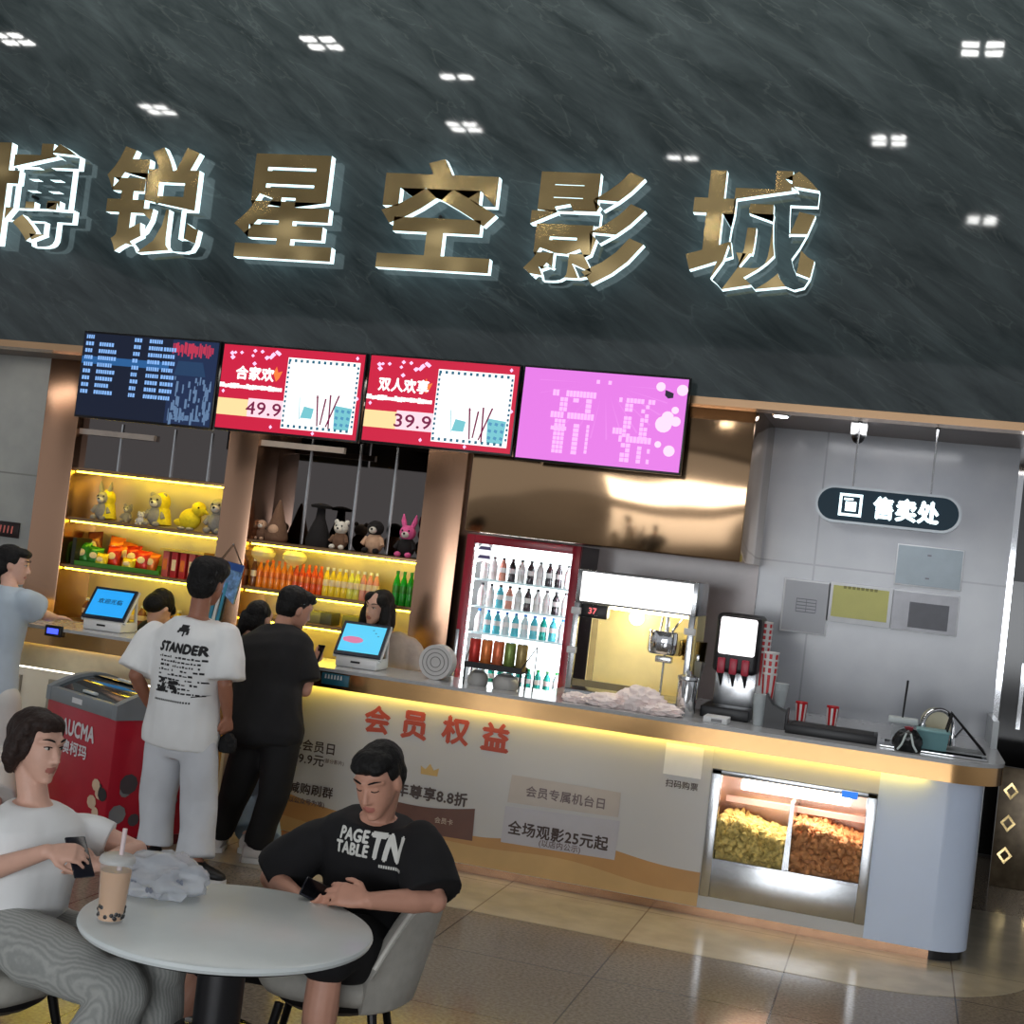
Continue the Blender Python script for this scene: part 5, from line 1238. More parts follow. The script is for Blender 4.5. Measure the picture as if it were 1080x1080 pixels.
def chain(q, pts, rs, n=14):
    pts = [V(p) for p in pts]
    q.tube(pts, rs, n)
    for p, r in zip(pts, rs): q.sphere(p, r*.995, 12, 8)
def ell(q, c, r, M):
    vs = q.sphere((0, 0, 0), r, 16, 10)
    bmesh.ops.transform(q.bm, matrix=M @ Mx.Translation(V(c)), verts=vs)
def loft(q, rings, n=24, cap=True):
    """rings: centre, half-width vector, half-depth vector"""
    out = []
    for c, ax, ay in rings:
        out.append([q.bm.verts.new(c+ax*(abs(cos(t))**.85*(1 if cos(t) > 0 else -1))+ay*(abs(sin(t))**.85*(1 if sin(t) > 0 else -1))) for t in [2*pi*i/n for i in range(n)]])
    q.skin(out, cap, cap)
def headmat(c, fwd, up=(0, 0, 1), roll=0, s=1.0):
    f = V(fwd).normalized(); u = V(up); u = (u-f*u.dot(f)).normalized(); r = f.cross(u)
    if roll: Rm = Mx.Rotation(roll, 3, f); u = Rm @ u; r = Rm @ r
    c = V(c)
    return Mx(((r.x*s, f.x*s, u.x*s, c.x), (r.y*s, f.y*s, u.y*s, c.y), (r.z*s, f.z*s, u.z*s, c.z), (0, 0, 0, 1)))
def head_prims(q, H, woman=False):
    k = .93 if woman else 1
    ell(q, (0, -.014, .036), (.076*k, .096, .086), H)
    lv = [(.07, .006, .066, .070), (.035, .010, .069, .080), (0, .014, .068, .081), (-.03, .021, .065, .076), (-.06, .032, .056, .064), (-.085, .044, .041, .048), (-.104, .054, .028, .034), (-.114, .058, .016, .022)]
    rings = []
    for z, y, rx, ry in lv:
        c = H @ V((0, y, z)); rings.append((c, (H.to_3x3() @ V((rx*k, 0, 0))), (H.to_3x3() @ V((0, ry, 0)))))
    loft(q, rings, 24)
    W_ = lambda p: H @ V(p)
    s = H.to_scale().x
    chain(q, [W_((0, .086, .030)), W_((0, .102, -.006)), W_((0, .112, -.026))], [.007*s, .0095*s, .012*s], 10)
    for d in (-1, 1):
        ell(q, (d*.012, .099, -.031), (.009, .010, .008), H)
        chain(q, [W_((d*.012, .088, .036)), W_((d*.034, .083, .041)), W_((d*.055, .066, .036))], [.010*s, .011*s, .009*s], 8)
        ell(q, (d*.077*k, -.004, -.004), (.009, .019, .032), H)
        ell(q, (d*.031*k, .076, .016), (.016, .014, .011), H)
    ell(q, (0, .090, -.055), (.023, .012, .0065), H); ell(q, (0, .089, -.066), (.019, .012, .0075), H)
    ell(q, (0, .082, -.098), (.022, .016, .015), H)
def face_parts(H, par, closed=False, woman=False, lipc=rgb(150, 84, 78)):
    k = .93 if woman else 1
    for d in (-1, 1):
        if closed:
            q = MB(); q.tube([H @ V((d*(.018+.026*t)*k, .0905-.010*t*t, .011-.004*sin(pi*t))) for t in (0, .25, .5, .75, 1)], .0022, 6); q.build('eyelash_line', HAIRM, par)
        else:
            q = MB(); ell(q, (d*.031*k, .0845, .015), (.0125, .0065, .0058), H); e = q.build('eye', mat('eye_white', rgb(206, 200, 194), .25, var=0), par)
            q = MB(); ell(q, (d*.031*k, .0888, .015), (.0055, .003, .0056), H); q.build('iris', mat('dark_iris', rgb(26, 18, 14), .15, var=0), e)
            q = MB(); q.tube([H @ V((d*(.017+.030*t)*k, .0915-.013*t*t, .0185+.003*sin(pi*t))) for t in (0, .25, .5, .75, 1)], .0018, 6); q.build('upper_lash', HAIRM, e)
        q = MB(); q.tube([H @ V((d*(.014+.042*t)*k, .0975-.022*t*t, .040+.007*sin(pi*t*.8))) for t in (0, .25, .5, .75, 1)], [.002, .0034, .0034, .0026, .001], 6); q.build('eyebrow', HAIRM, par)
SKIN = mat('skin', rgb(192, 142, 120), .5, var=.05, scale=25)
SKIN2 = mat('fair_skin', rgb(212, 168, 148), .5, var=.05, scale=25)
SKIN3 = mat('tanned_skin', rgb(156, 106, 84), .5, var=.06, scale=25)
LIPM = mat('lips', rgb(172, 108, 96), .4, var=0)
HAIRM = mat('black_hair', rgb(18, 17, 17), .62, var=.25, scale=60, bump=.4, spec=.3)
HAIRB = mat('dark_brown_hair', rgb(42, 30, 26), .58, var=.3, scale=60, bump=.4, spec=.3)
def lips_post(H):
    Hi = H.inverted()
    def f(o):
        Mw = wm(o)
        for p in o.data.polygons:
            c = Hi @ (Mw @ p.center)
            if c.y > .080 and (c.x/.025)**2+((c.z+.0605)/.0125)**2 < 1: p.material_index = 1
    return f
def hand(q, w, d, palm, side, s=1.0, curl=(.5, .6, .5), spread=.12, thumb=.6):
    """palm + five bent fingers. w wrist, d towards the fingers, palm = the way the palm faces, side = +1 if the thumb lies along d x palm"""
    d = V(d).normalized(); pn = V(palm); pn = (pn-d*pn.dot(d)).normalized(); t = d.cross(pn)*side
    w = V(w)
    loft(q, [(w-d*.02*s, t*.024*s, pn*.019*s), (w+d*.01*s, t*.027*s, pn*.018*s), (w+d*.05*s, t*.038*s, pn*.016*s), (w+d*.085*s, t*.040*s, pn*.014*s), (w+d*.095*s, t*.034*s, pn*.010*s)], 16)
    for i, L in enumerate((.070, .080, .075, .058)):
        o = (.030-.020*i)*s
        b = w+d*(.080 if i in (1, 2) else .074)*s+t*o; a = spread*(1.5-i)*.5; dd = (d*cos(a)+t*sin(a)).normalized()
        pts, ang, p = [b-dd*.015*s, b], 0, b.copy()
        for seg, fr in zip(curl, (.45, .30, .25)):
            ang += seg; v = dd*cos(ang)+pn*sin(ang); p = p+v*L*s*fr*1.05; pts.append(p.copy())
        chain(q, pts, [x*s for x in (.0085, .0088, .0082, .0074, .0062)], 10)
    b = w+d*.022*s+t*.022*s
    v1 = (d*.6+t*.8+pn*.35*thumb).normalized(); v2 = (d*.85+t*.35+pn*.6*thumb).normalized(); v3 = (d*.9+t*.1+pn*.6*thumb).normalized()
    chain(q, [b-v1*.01*s, b+v1*.03*s, b+v1*.03*s+v2*.03*s, b+v1*.03*s+v2*.03*s+v3*.024*s], [x*s for x in (.013, .0115, .0095, .0075)], 10)
def limb(q, a, b, c, r):
    """shoulder-elbow-wrist (or hip-knee-ankle) with taper; r = five radii"""
    a, b, c = V(a), V(b), V(c)
    chain(q, [a, a.lerp(b, .45), b, b.lerp(c, .32), c], r)
def torso(q, J, g=0, s0=-.10, s1=1.0, flat=False, wide=1.0, deep=1.0):
    """elliptical rings from the seat up to the neck; g = clearance of a garment"""
    pe, ne = V(J['pel']), V(J['neck']); ax = ne-pe; L = ax.length; u = ax.normalized()
    lp, lc = V(J['latp']).normalized(), V(J['latc']).normalized()
    tb = [(-.22, .125, .085), (-.12, .155, .105), (0, .160, .112), (.18, .147, .104), (.35, .140, .100), (.55, .152, .110), (.72, .165, .112), (.85, .160, .098), (.93, .125, .078), (1.0, .070, .062)]
    bend = V(J.get('bend', (0, 0, 0))); rings = []
    for t, w, d in tb:
        if t < s0 or t > s1: continue
        l = lp.lerp(lc, min(1, max(0, t))); l = (l-u*l.dot(u)).normalized(); f = u.cross(l)
        c = pe+u*(L*t)+bend*sin(pi*min(1, max(0, t)))
        rings.append((c, l*(w*wide*J.get('build', 1)+g), f*(d*deep*J.get('build', 1)+g)))
    loft(q, rings, 28)
def shoe(par, ank, toe, m, sole, nm='shoe', s=1.0):
    """ankle point and a toe direction; the shoe stands on z = 0 (or its own level)"""
    a = V(ank); d = V((toe[0], toe[1], 0)).normalized(); t = V((-d.y, d.x, 0)); z0 = a.z-.10
    B = V((a.x, a.y, z0)); q = MB(); rings = []
    for x, w, h in ((-.075, .026, .06), (-.06, .036, .085), (-.02, .038, .10), (.03, .040, .085), (.08, .044, .062), (.13, .045, .050), (.17, .034, .040), (.188, .016, .030)):
        c = B+d*x*s+V((0, 0, .022+h*s/2)); rings.append((c, t*w*s, V((0, 0, h*s/2))))
    loft(q, rings, 18); o = q.build(nm, m, par, smooth=70)
    q = MB(); n = 16; pts = []
    for x, w in ((-.085, .012), (-.07, .036), (0, .041), (.09, .049), (.15, .046), (.19, .024), (.197, .006)): pts.append((x, w))
    pl = [B+d*x*s+t*w*s for x, w in pts]+[B+d*x*s-t*w*s for x, w in reversed(pts)]
    q.prism([(p.x, p.y) for p in pl], z0+.001, z0+.030); q.build('sole', sole, o)
def tshirt(par, J, m, g=.024, hem=-.22, sl=(.075, .088), frac=.72, voxel=.011, wr=.007, wide=1.06, name='t_shirt'):
    q = MB(); torso(q, J, g, hem, 1.01, wide=wide)
    ne = V(J['neck'])
    for S_, E_ in ((J['shL'], J['elL']), (J['shR'], J['elR'])):
        S_, E_ = V(S_), V(E_); e = S_.lerp(E_, frac)
        base = V(J['neck']).lerp(S_, .30)-V((0, 0, .04))
        d = (E_-S_).normalized(); rf = V((0, 0, 1)) if abs(d.z) < .8 else V(J['latc']); ax = d.cross(rf).normalized(); ay = d.cross(ax)
        loft(q, [(base, ax*.052, ay*.056), (base.lerp(S_, .6), ax*sl[0]*.86, ay*sl[0]*.86), (S_-d*.0, ax*sl[0], ay*sl[0]), (S_.lerp(e, .5), ax*(sl[0]*.4+sl[1]*.6), ay*(sl[0]*.4+sl[1]*.6)), (e, ax*sl[1], ay*sl[1]*.92)], 20)
        q.sphere(S_, sl[0]*.98, 14, 10)
    return remesh(name, q, voxel, 5, m, par, wrinkle=wr)
def trousers(par, J, m, r=(.105, .100, .090, .085, .090), voxel=.012, wr=.008, name='trousers', end=1.0, waist=.16):
    q = MB(); torso(q, J, .014, -.23, waist)
    for h, k, a in ((J['hipL'], J['knL'], J['anL']), (J['hipR'], J['knR'], J['anR'])):
        h, k, a = V(h), V(k), V(a); a = k.lerp(a, end)
        pts = [h, h.lerp(k, .5), k, k.lerp(a, .5), a]; rs = list(r)
        q.tube(pts, rs, 18)
        for p, rr_ in list(zip(pts, rs))[:-1]: q.sphere(p, rr_*.99, 14, 10)
    return remesh(name, q, voxel, 5, m, par, wrinkle=wr, wk=6)
def body(par, J, H, skin, woman=False, voxel=.006, hands=True, legs=True, slim=1.0, lips=True, closed=False, face=True):
    q = MB(); torso(q, J, 0, -.22, 1.0)
    head_prims(q, H, woman)
    ne = V(J['neck']); sk = H @ V((0, -.03, -.05))
    chain(q, [ne-(sk-ne)*.25, ne, sk, H @ V((0, -.02, 0))], [.060*slim, .054*slim, .052*slim, .05*slim])
    for t in ('L', 'R'):
        S_, E_, W_ = V(J['sh'+t]), V(J['el'+t]), V(J['wr'+t])
        chain(q, [ne.lerp(S_, .35)-V((0, 0, .055)), S_], [.046*slim, .048*slim])
        limb(q, S_, E_, W_, [.050*slim, .045*slim, .039*slim, .040*slim, .026*slim])
        hd_ = J.get('hand'+t)
        if hd_: hand(q, W_, *hd_)
        if legs:
            limb(q, J['hip'+t], J['kn'+t], J['an'+t], [.080, .072, .054, .056, .036])
            a = V(J['an'+t]); td = V(J['toe'+t]).normalized(); chain(q, [a, a+td*.06-V((0, 0, .05)), a+td*.13-V((0, 0, .065))], [.034, .030, .022])
    b = remesh('body', q, voxel, 5, [skin, LIPM] if lips else skin, par, lips_post(H) if lips else None)
    if face: face_parts(H, par, closed, woman)
    return b
def hair_cap(par, H, m, rows, extra=None, voxel=.006, name='hair', smooth=4):
    q = MB()
    for c, r in rows: ell(q, c, r, H)
    if extra: extra(q)
    return remesh(name, q, voxel, smooth, m, par, wrinkle=.003, wk=40)
def person(label, base):
    return thing('person', label, 'person', base)

# ------------------------------------------------------------------ people
UPV = V((0, 0, 1))
def off(p, x=0, y=0, z=0): return V(p)+V((x, y, z))
BLKT = mat('black_cotton', rgb(16, 16, 19), .85, var=.15, scale=30); WHT = mat('white_cotton', rgb(232, 234, 234), .8, var=.02, scale=10); OFFW = mat('pale_grey_trouser_cloth', rgb(206, 210, 216), .8, var=.03, scale=10)
BLKP = mat('black_trouser_cloth', rgb(14, 14, 16), .8, var=.15, scale=20); SHOEB = mat('black_shoe', rgb(20, 20, 22), .5, var=.1); SHOEW = mat('white_shoe', rgb(206, 200, 196), .5, var=.04); SOLEW = mat('white_sole', rgb(212, 210, 206), .5, var=.03)

# --- man in the white T-shirt, seen from behind, one hand on his hip
Y = 6.70
rt = person('person seen from behind in white printed T-shirt, pale trousers and black shoes', (-3.58, 6.68, 0))
J = dict(neck=PY(209, 652, Y), pel=PY(191, 772, Y), latp=(.97, -.22, .03), latc=(.95, -.28, .0), bend=(0, -.02, 0),
         shL=PY(164, 672, Y+.02), elL=PY(143, 712, Y-.06), wrL=PY(157, 742, Y+.12), shR=PY(238, 672, Y-.02), elR=PY(237, 722, Y-.06), wrR=PY(240, 754, Y+.02),
         hipL=PY(174, 784, Y), knL=PY(166, 842, Y+.02), anL=PZ(163, 893, .10), hipR=PY(211, 786, Y-.02), knR=PY(210, 846, Y-.02), anR=PZ(206, 907, .10), toeL=(-.55, .6, 0), toeR=(.85, -.10, 0))
J['handL'] = ((.55, .5, -.55), (.6, -.5, .2), 1, .95, (.5, .6, .5)); J['handR'] = ((.12, .1, -1), (-.9, .3, 0), -1, .95, (.7, .8, .7))
H = headmat(PY(219, 615, Y+.03), (.15, 1, -.10), roll=radians(3))
body(rt, J, H, SKIN3, legs=True, closed=True, face=False, lips=False, voxel=.008)
hair_cap(rt, H, HAIRM, [((0, -.022, .055), (.094, .112, .094)), ((0, -.05, .0), (.088, .078, .098)), ((0, .03, .10), (.08, .09, .05)), ((.05, .0, .08), (.05, .09, .06)), ((-.05, 0, .08), (.05, .09, .06))])
ts = tshirt(rt, J, WHT, g=.048, hem=-.12, sl=(.086, .112), frac=.92, wr=.013, wide=1.12)
trousers(rt, J, OFFW, r=(.100, .106, .098, .094, .104), wr=.014, end=.97, waist=-.05)
for t, a in (('L', J['anL']), ('R', J['anR'])): shoe(rt, a, J['toe'+t], SHOEB, SOLEW)
# printing on the back of the shirt, laid on the cloth
def decal(nm, strings, host, m, M, h_, bold=.02, e=.004, shear=0, bars=None):
    """lettering wrapped onto a garment: each point is pushed along local -Y until it meets the cloth"""
    from mathutils.bvhtree import BVHTree
    me = host.data; Mw = wm(host); bv = BVHTree.FromPolygons([Mw @ v.co for v in me.vertices], [tuple(p.vertices) for p in me.polygons])
    q = MB()
    for s_, x, z, h, *w_ in strings: text_into(q, s_, (x, 0, z), w_[0] if w_ else None, h, 0, None, bold, shear)
    for b in (bars or []): q.add([V((b[0], 0, b[1])), V((b[2], 0, b[1])), V((b[2], 0, b[3])), V((b[0], 0, b[3]))], [(0, 1, 2, 3)])
    d = -(M.to_3x3() @ V((0, -1, 0))).normalized()
    long_ = [ed for ed in q.bm.edges if ed.calc_length() > .02]
    bmesh.ops.subdivide_edges(q.bm, edges=long_, cuts=2, use_grid_fill=True)
    for v in q.bm.verts:
        k = -v.co.y; p = M @ V((v.co.x, 0, v.co.z)); hit = bv.ray_cast(p-d*.4, d, 1.2)
        v.co = (hit[0]-d*(e+k)) if hit[0] is not None else p
    me2 = bpy.data.meshes.new(nm); q.bm.to_mesh(me2); q.bm.free(); return link(nm, me2, m, host, True, 0)
PRT = mat('black_print_ink', rgb(34, 34, 36), .7)
c = PY(188, 684, Y-.2); rm = radians(-1)
M = Mx(((.965, .26, 0, c.x), (-.26, .965, 0, c.y), (0, 0, 1, c.z), (0, 0, 0, 1)))
rr = random.Random(4)
bars = []
for i in range(9):
    z = -.055-.023*i; x = -.14+.02*rr.random()
    while x < .12:
        w_ = .006+.016*rr.random()
        if rr.random() < .8: bars.append((x, z, x+w_, z+.006+.006*rr.random()))
        x += w_+.006
for i in range(26):
    x, z = -.13+.12*rr.random(), -.17-.07*rr.random(); bars.append((x, z, x+.012+.02*rr.random(), z+.008+.012*rr.random()))
decal('back_print', [('STANDER', -.005, .0, .048, .28)], ts, PRT, M, 0, bold=.085, bars=bars+[(-.14+.012*i, -.285, -.133+.012*i, -.275) for i in range(18)])
decal('hat_print', [], ts, PRT, M, 0, bars=[(-.055, .085, .01, .105), (-.045, .105, .0, .122), (-.06, .078, -.045, .09), (-.02, .062, -.01, .085), (.0, .072, .015, .09)])
hp = J['wrR']
o = crumple('small black pouch hanging from the hand of the person in the white T-shirt', (hp.x+.01, hp.y+.02, hp.z-.20), (.055, .045, .075), 21, 'hand_pouch', 'pouch', BLKP, k=2, amp=.3)

# --- man in black leaning over the counter, seen from behind
rt = person('person seen from behind in plain black T-shirt and black trousers, leaning on the counter', (-3.40, 7.15, 0))
J = dict(neck=PY(296, 664, 7.37), pel=PY(280, 768, 7.13), latp=(.98, .05, 0), latc=(.97, -.10, -.05), bend=(-.01, -.04, .02),
         shL=PY(262, 684, 7.31), elL=PY(252, 730, 7.27), wrL=PY(272, 735, 7.45), shR=PY(315, 690, 7.29), elR=PY(322, 728, 7.27), wrR=PY(329, 697, 7.49),
         hipL=PY(266, 780, 7.14), knL=PY(248, 838, 7.11), anL=PZ(231, 878, .10), hipR=PY(297, 784, 7.12), knR=PY(288, 842, 7.09), anR=PZ(271, 891, .10), toeL=(-.35, .9, 0), toeR=(.9, .35, 0))
J['handL'] = ((.7, .5, .1), (0, .5, -.8), 1, .95, (.4, .5, .4)); J['handR'] = ((.25, .75, .35), (-.8, .2, .2), 1, .95, (.6, .7, .5))
H = headmat(PY(311, 642, 7.44), (.62, .75, -.30), roll=radians(6))
body(rt, J, H, SKIN, face=False, lips=False, voxel=.008)
hair_cap(rt, H, HAIRM, [((0, -.026, .045), (.085, .105, .086)), ((0, -.045, .005), (.080, .074, .088)), ((0, .035, .085), (.07, .07, .04))])
tshirt(rt, J, BLKT, g=.042, hem=-.23, sl=(.088, .104), frac=.80, wr=.009, wide=1.12)
trousers(rt, J, BLKP, r=(.110, .100, .086, .080, .082), wr=.010, end=.95, waist=.30)
for t in 'LR': shoe(rt, J['an'+t], J['toe'+t], SHOEW, SOLEW)
def phone(label, c, d, n, s=1.0, lit=None):
    d = V(d).normalized(); n = V(n); n = (n-d*n.dot(d)).normalized(); x = d.cross(n)
    c = V(c); o = thing('mobile_phone', label, 'phone', c)
    M = Mx(((x.x, d.x, n.x, c.x), (x.y, d.y, n.y, c.y), (x.z, d.z, n.z, c.z), (0, 0, 0, 1)))
    q = MB(); q.box((-.037*s, -.078*s, -.0045), (.037*s, .078*s, .0045), .004, M=M); q.build('phone_body', mat('dark_phone', rgb(24, 26, 36), .25, var=.05), o)
    q = MB(); q.box((-.033*s, -.073*s, .0042), (.033*s, .073*s, .0052), M=M); q.build('phone_screen', lit or mat('black_screen_glass', rgb(10, 10, 14), .08, var=0), o)
phone('dark phone held up by the person in black at the counter', PY(334, 693, 7.53), (.15, .3, .8), (-.5, -.7, .3))

# --- woman standing hidden behind him
rt = person('person with a dark ponytail and pale jeans, hidden behind the leaning person in black', (-3.47, 7.52, 0))
J = dict(neck=PY(262, 672, 7.59), pel=PY(272, 775, 7.54), latp=(1, 0, 0), latc=(1, 0, 0), build=.80,
         shL=PY(252, 688, 7.59), elL=PY(256, 730, 7.52), wrL=PY(266, 738, 7.66), shR=PY(285, 692, 7.59), elR=PY(290, 730, 7.54), wrR=PY(288, 730, 7.66),
         hipL=PY(264, 780, 7.54), knL=PY(266, 838, 7.54), anL=PZ(262, 880, .10), hipR=PY(282, 782, 7.52), knR=PY(282, 840, 7.52), anR=PZ(280, 888, .10), toeL=(-.1, .9, 0), toeR=(.85, .5, 0))
H = headmat(PY(274, 652, 7.64), (.2, 1, -.2), s=.86)
body(rt, J, H, SKIN2, woman=True, face=False, lips=False, voxel=.010, slim=.85)
hair_cap(rt, H, HAIRM, [((0, -.03, .04), (.082, .10, .085)), ((0, -.05, -.02), (.075, .07, .10)), ((-.05, -.10, -.05), (.04, .045, .09)), ((-.07, -.10, -.13), (.03, .035, .08))])
tshirt(rt, J, BLKT, g=.02, hem=-.16, sl=(.065, .075), frac=.7)
trousers(rt, J, mat('pale_jeans', rgb(128, 146, 160), .8, var=.06, scale=20), r=(.085, .085, .078, .080, .086), end=.98)
for t in 'LR': shoe(rt, J['an'+t], J['toe'+t], SHOEW, SOLEW, s=.9)

# --- person at the far left of the counter
Y = 7.30
rt = person('person with dark hair and pale blue T-shirt leaning on the counter, far left', (-5.05, 7.25, 0))
J = dict(neck=PY(10, 618, Y), pel=PY(-8, 724, Y-.05), latp=(.8, -.5, 0), latc=(.75, -.6, 0), build=.85,
         shL=PY(-16, 632, Y+.15), elL=PY(-30, 672, Y+.2), wrL=PY(-10, 672, Y+.3), shR=PY(26, 634, Y-.05), elR=PY(40, 660, 7.42), wrR=PY(55, 654, 7.76),
         hipL=PY(-18, 735, Y+.05), knL=PY(-24, 790, Y), anL=PZ(-32, 842, .10), hipR=PY(4, 738, Y-.08), knR=PY(0, 795, Y-.08), anR=PZ(-6, 850, .10), toeL=(.3, .9, 0), toeR=(.5, .8, 0))
J['elR'] = PY(44, 648, 7.40); J['wrR'] = PY(57, 651, 7.72); J['wrR'].z = max(J['wrR'].z, ZT+.04)
J['handR'] = ((.5, .7, .0), (0, 0, -1), 1, .85, (.15, .2, .2))
H = headmat(PY(14, 596, Y+.05), (.9, .35, -.12), s=.95)
body(rt, J, H, SKIN2, woman=True, slim=.88, voxel=.008)
hair_cap(rt, H, HAIRM, [((0, -.03, .045), (.085, .105, .086)), ((0, -.055, -.01), (.083, .072, .10)), ((0, -.075, -.08), (.07, .05, .07)), ((0, .03, .085), (.07, .07, .035))])
tshirt(rt, J, mat('pale_blue_cotton', rgb(176, 190, 202), .8, var=.03), g=.035, hem=-.22, sl=(.075, .098), frac=.62, wr=.009)
trousers(rt, J, mat('pale_grey_skirt_cloth', rgb(196, 194, 190), .8, var=.03), r=(.10, .10, .10, .11, .12), wr=.008, end=.9)
for t in 'LR': shoe(rt, J['an'+t], J['toe'+t], SHOEW, SOLEW, s=.9)

# --- clerk with long black hair behind the counter
Y = 8.55
rt = person('person with long black hair and beige top behind the pale blue till', (-3.2, 8.55, 0))
J = dict(neck=PY(408, 668, Y), pel=PY(418, 760, Y+.05), latp=(.95, .2, 0), latc=(.93, .30, -.05), build=.86,
         shL=PY(384, 682, Y-.08), elL=PY(374, 716, Y-.15), wrL=PY(388, 712, Y-.3), shR=PY(433, 682, Y+.05), elR=PY(447, 712, Y-.02), wrR=PY(424, 716, Y-.28),
         hipL=PY(408, 770, Y+.05), knL=PY(408, 830, Y+.05), anL=off(PY(408, 830, Y+.05), 0, 0, 0), hipR=PY(428, 772, Y+.05), knR=PY(428, 832, Y+.05), anR=PY(428, 832, Y+.05), toeL=(-.3, -.9, 0), toeR=(-.2, -.9, 0))
for t in 'LR': J['an'+t] = V((J['kn'+t].x, J['kn'+t].y+.02, .10)); J['kn'+t].z = .52
J['handL'] = ((.1, -.8, -.3), (0, -.2, -1), 1, .85, (.2, .3, .3)); J['handR'] = ((-.4, -.8, -.2), (0, -.2, -1), 1, .85, (.2, .3, .3))
H = headmat(PY(399, 641, Y-.10), (-.30, -.92, -.14), roll=radians(-8), s=.92)
body(rt, J, H, SKIN2, woman=True, slim=.85, voxel=.0075)
def lng(q):
    for d, ln in ((1, .34), (-1, .30)):
        pts = [H @ V((d*.070, .010, .04)), H @ V((d*.088, .018, -.05)), H @ V((d*.092, .020, -.14)), H @ V((d*.088, .022, -.14-ln*.45))]
        q.tube(pts, [.030, .038, .042, .026], 12); 
        for p, r in zip(pts, (.03, .038, .042, .026)): q.sphere(p, r*.99, 10, 8)
    pts = [H @ V((0, -.06, .02)), H @ V((0, -.075, -.12)), H @ V((0, -.07, -.28))]; q.tube(pts, [.08, .085, .06], 14); q.sphere(pts[-1], .059)
hair_cap(rt, H, HAIRM, [((0, -.030, .046), (.088, .100, .085)), ((.055, .03, .065), (.042, .052, .045)), ((-.055, .03, .065), (.042, .052, .045))], lng)
tshirt(rt, J, mat('beige_knit', rgb(176, 164, 156), .85, var=.05, scale=30), g=.03, hem=-.2, sl=(.068, .090), frac=.98, wr=.007)
trousers(rt, J, BLKP, r=(.09, .09, .08, .08, .08), end=.95)
for t in 'LR': shoe(rt, J['an'+t], J['toe'+t], SHOEB, SOLEW, s=.9)

# --- clerk bending down behind the left till, only the dark hair shows
rt = person('person with black hair bending down behind the bright blue till', (-4.75, 8.6, 0))
hc = PY(167, 642, 8.45)
J = dict(neck=off(hc, .04, .10, -.12), pel=V((hc.x+.12, 8.66, .80)), latp=(1, 0, 0), latc=(1, -.1, 0), build=.85,
         shL=off(hc, -.13, .12, -.17), elL=off(hc, -.20, .05, -.42), wrL=off(hc, -.12, -.16, -.40), shR=off(hc, .21, .10, -.17), elR=off(hc, .28, .04, -.42), wrR=off(hc, .18, -.16, -.40),
         hipL=V((hc.x+.04, 8.66, .78)), knL=V((hc.x+.02, 8.52, .42)), anL=V((hc.x+.03, 8.66, .10)), hipR=V((hc.x+.2, 8.66, .78)), knR=V((hc.x+.22, 8.52, .42)), anR=V((hc.x+.21, 8.66, .10)), toeL=(0, -1, 0), toeR=(0, -1, 0))
H = headmat(hc, (.1, .45, -.9), s=.95)
body(rt, J, H, SKIN2, voxel=.010, slim=.9)
hair_cap(rt, H, HAIRM, [((0, -.030, .050), (.090, .108, .090)), ((0, -.055, -.01), (.085, .074, .10)), ((0, .04, .085), (.075, .06, .04))])
tshirt(rt, J, BLKT, g=.025, hem=-.2, frac=.7); trousers(rt, J, BLKP, r=(.09, .09, .08, .075, .07), end=.95)
for t in 'LR': shoe(rt, J['an'+t], J['toe'+t], SHOEB, SOLEW, s=.9)

# --- seated woman in white
Y = 3.70
rt = person('person with short brown hair in white T-shirt and grey trousers, seated', (-2.55, 3.7, .42))
J = dict(neck=PY(36, 846, Y), pel=off(PY(14, 962, Y), 0, .02, -.06), latp=(.30, .95, 0), latc=(.46, .88, .02), build=.90, bend=(.035, -.02, 0),
         shL=PY(85, 874, Y+.14), elL=PY(144, 897, Y+.20), wrL=PY(104, 912, Y+.04), shR=PY(-20, 872, Y-.14), elR=PY(-34, 925, Y-.16), wrR=PY(50, 898, Y-.20),
         hipL=off(PY(22, 968, Y+.09), 0, 0, -.03), knL=off(PY(158, 1003, Y+.04), .03, 0, -.04), anL=V((-2.02, 3.72, .10)), hipR=off(PY(12, 976, Y-.09), 0, 0, -.03), knR=off(PY(118, 1032, Y-.12), .03, 0, -.03), anR=V((-2.14, 3.50, .10)), toeL=(1, -.05, 0), toeR=(1, -.15, 0))
J['handR'] = ((.80, .42, .02), (-.2, .45, -.6), -1, .86, (.35, .55, .5), .10); J['handL'] = ((-.8, -.3, -.05), (.1, -.7, .2), 1, .86, (.4, .5, .5), .10)
H = headmat(PY(39, 788, Y), (.97, -.24, -.06), roll=radians(-3), s=.86)
body(rt, J, H, SKIN2, woman=True, slim=.86, voxel=.005)
def bob(q):
    for d in (1, -1):
        pts = [H @ V((d*.064, .010, .075)), H @ V((d*.076, -.018, .02)), H @ V((d*.078, -.030, -.045)), H @ V((d*.066, -.040, -.085))]
        q.tube(pts, [.028, .030, .030, .016], 12)
        for p, r in zip(pts, (.028, .03, .03, .016)): q.sphere(p, r*.99, 10, 8)
hair_cap(rt, H, HAIRB, [((0, -.030, .048), (.088, .104, .090)), ((0, -.062, -.015), (.080, .066, .095)), ((0, .020, .090), (.070, .066, .040)), ((.060, -.01, .02), (.026, .05, .07)), ((-.060, -.01, .02), (.026, .05, .07))], bob, voxel=.005, smooth=9)
tshirt(rt, J, WHT, g=.012, hem=-.08, sl=(.052, .062), frac=.52, wr=.006, wide=1.0, voxel=.007)
STRIPE = mat('grey_ruched_cloth', rgb(146, 148, 144), .8, var=.22, scale=22, bump=.25)
nt = STRIPE.node_tree; b_ = nt.nodes['Principled BSDF']; tc = nt.nodes.new('ShaderNodeTexCoord'); wv = nt.nodes.new('ShaderNodeTexWave')
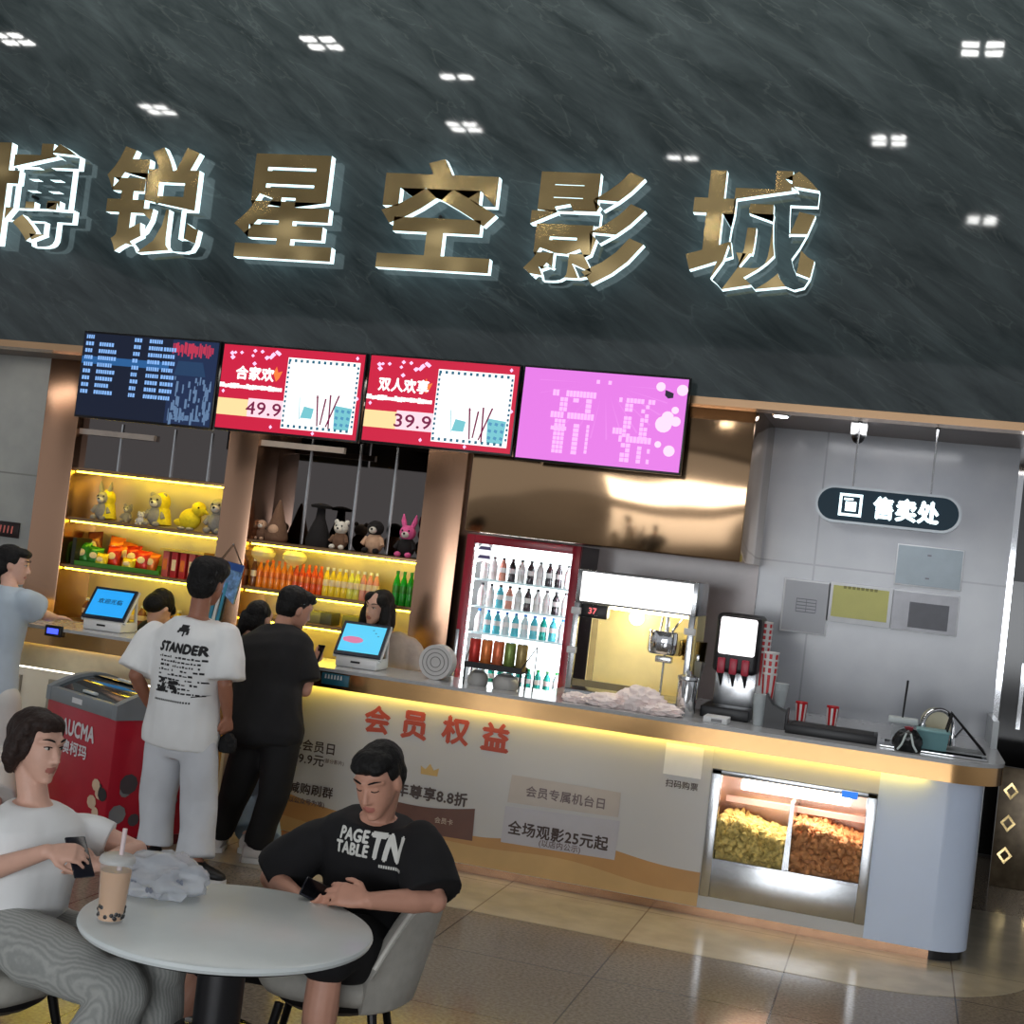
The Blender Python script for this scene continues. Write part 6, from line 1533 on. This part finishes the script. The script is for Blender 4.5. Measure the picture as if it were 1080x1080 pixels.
wv.bands_direction = 'Y'; wv.inputs['Scale'].default_value = 34; wv.inputs['Distortion'].default_value = 3.5; wv.inputs['Detail'].default_value = 2
rp = nt.nodes.new('ShaderNodeValToRGB'); rp.color_ramp.elements[0].color = (*rgb(140, 143, 140), 1); rp.color_ramp.elements[1].color = (*rgb(162, 164, 160), 1)
nt.links.new(tc.outputs['Object'], wv.inputs['Vector']); nt.links.new(wv.outputs['Fac'], rp.inputs['Fac']); nt.links.new(rp.outputs['Color'], b_.inputs['Base Color'])
trousers(rt, J, STRIPE, r=(.098, .092, .090, .102, .118), wr=.016, end=.92, waist=.20, voxel=.009)
for t in 'LR': shoe(rt, J['an'+t], J['toe'+t], SHOEW, SOLEW, s=.9)
q = MB(); q.sphere(H @ V((.077, -.002, -.042)), .006, 8, 6); q.build('earring', mat('pearl_stud', rgb(206, 200, 190), .3), rt)
phone('dark phone held in the hand of the seated person in white', PY(84, 904, Y-.14), (-.50, .30, .60), (-.75, .45, -.55), s=.85)

# --- seated man in black
Y = 4.28
rt = person('person in a black printed T-shirt and black shorts seated, looking down at a phone', (-1.55, 4.35, .42))
J = dict(neck=PY(398, 862, Y), pel=PY(380, 1003, Y+.10), latp=(.75, -.62, 0), latc=(.98, -.12, -.02), bend=(0, .05, 0), build=1.0,
         shL=PY(444, 890, Y-.02), elL=PY(459, 950, Y-.12), wrL=PY(388, 950, Y-.26), shR=PY(340, 886, Y+.04), elR=PY(286, 926, Y+.02), wrR=PY(318, 950, Y-.20),
         hipL=PY(394, 1000, Y+.05), knL=PY(346, 1004, Y-.27), anL=V((-1.57, 3.95, .10)), hipR=PY(364, 1002, Y+.16), knR=PY(228, 1006, Y-.04), anR=V((-2.18, 4.10, .10)), toeL=(-.6, -.7, 0), toeR=(-.95, -.3, 0))
J['handL'] = ((-.96, -.15, .10), (.1, .80, -.55), -1, 1.0, (.30, .45, .40), .06); J['handR'] = ((.75, -.45, .0), (.2, .3, .8), -1, 1.0, (.4, .5, .4), .10)
H = headmat(PY(400, 824, Y-.06), (-.10, -.92, -.38), roll=radians(4), s=.91)
body(rt, J, H, SKIN, voxel=.005, closed=True)
hair_cap(rt, H, HAIRM, [((0, -.024, .058), (.083, .100, .084)), ((0, -.050, .010), (.079, .070, .090)), ((0, .026, .092), (.078, .068, .044)), ((.030, .055, .085), (.040, .040, .028)), ((-.030, .055, .085), (.040, .040, .028)), ((.060, .0, .05), (.024, .040, .04)), ((-.060, .0, .05), (.024, .040, .04))], voxel=.005)
ts = tshirt(rt, J, BLKT, g=.034, hem=-.16, sl=(.074, .098), frac=.90, wr=.011, wide=1.12, voxel=.008)
trousers(rt, J, BLKT, r=(.112, .112, .100, .092, .08), wr=.008, end=.02, name='shorts')
for t in 'LR': shoe(rt, J['an'+t], J['toe'+t], SHOEB, SOLEW)
c = PY(364, 899, Y-.25)
M = Mx(((.985, .17, 0, c.x), (-.17, .985, 0, c.y), (0, 0, 1, c.z), (0, 0, 0, 1)))
WPR = mat('white_print_ink', rgb(206, 206, 200), .6)
decal('chest_print', [('PAGE', -.066, .022, .040, .105), ('TABLE', -.070, -.024, .038, .118), ('TN', .050, .0, .080, .105)], ts, WPR, M, 0, bold=.055, shear=.15, bars=[(.03+.008*i, -.066, .036+.008*i, -.056) for i in range(11)])
phone('dark phone in the hands of the seated person in black', PY(343, 945, Y-.22), (-.75, -.25, .28), (.2, -.5, .8))
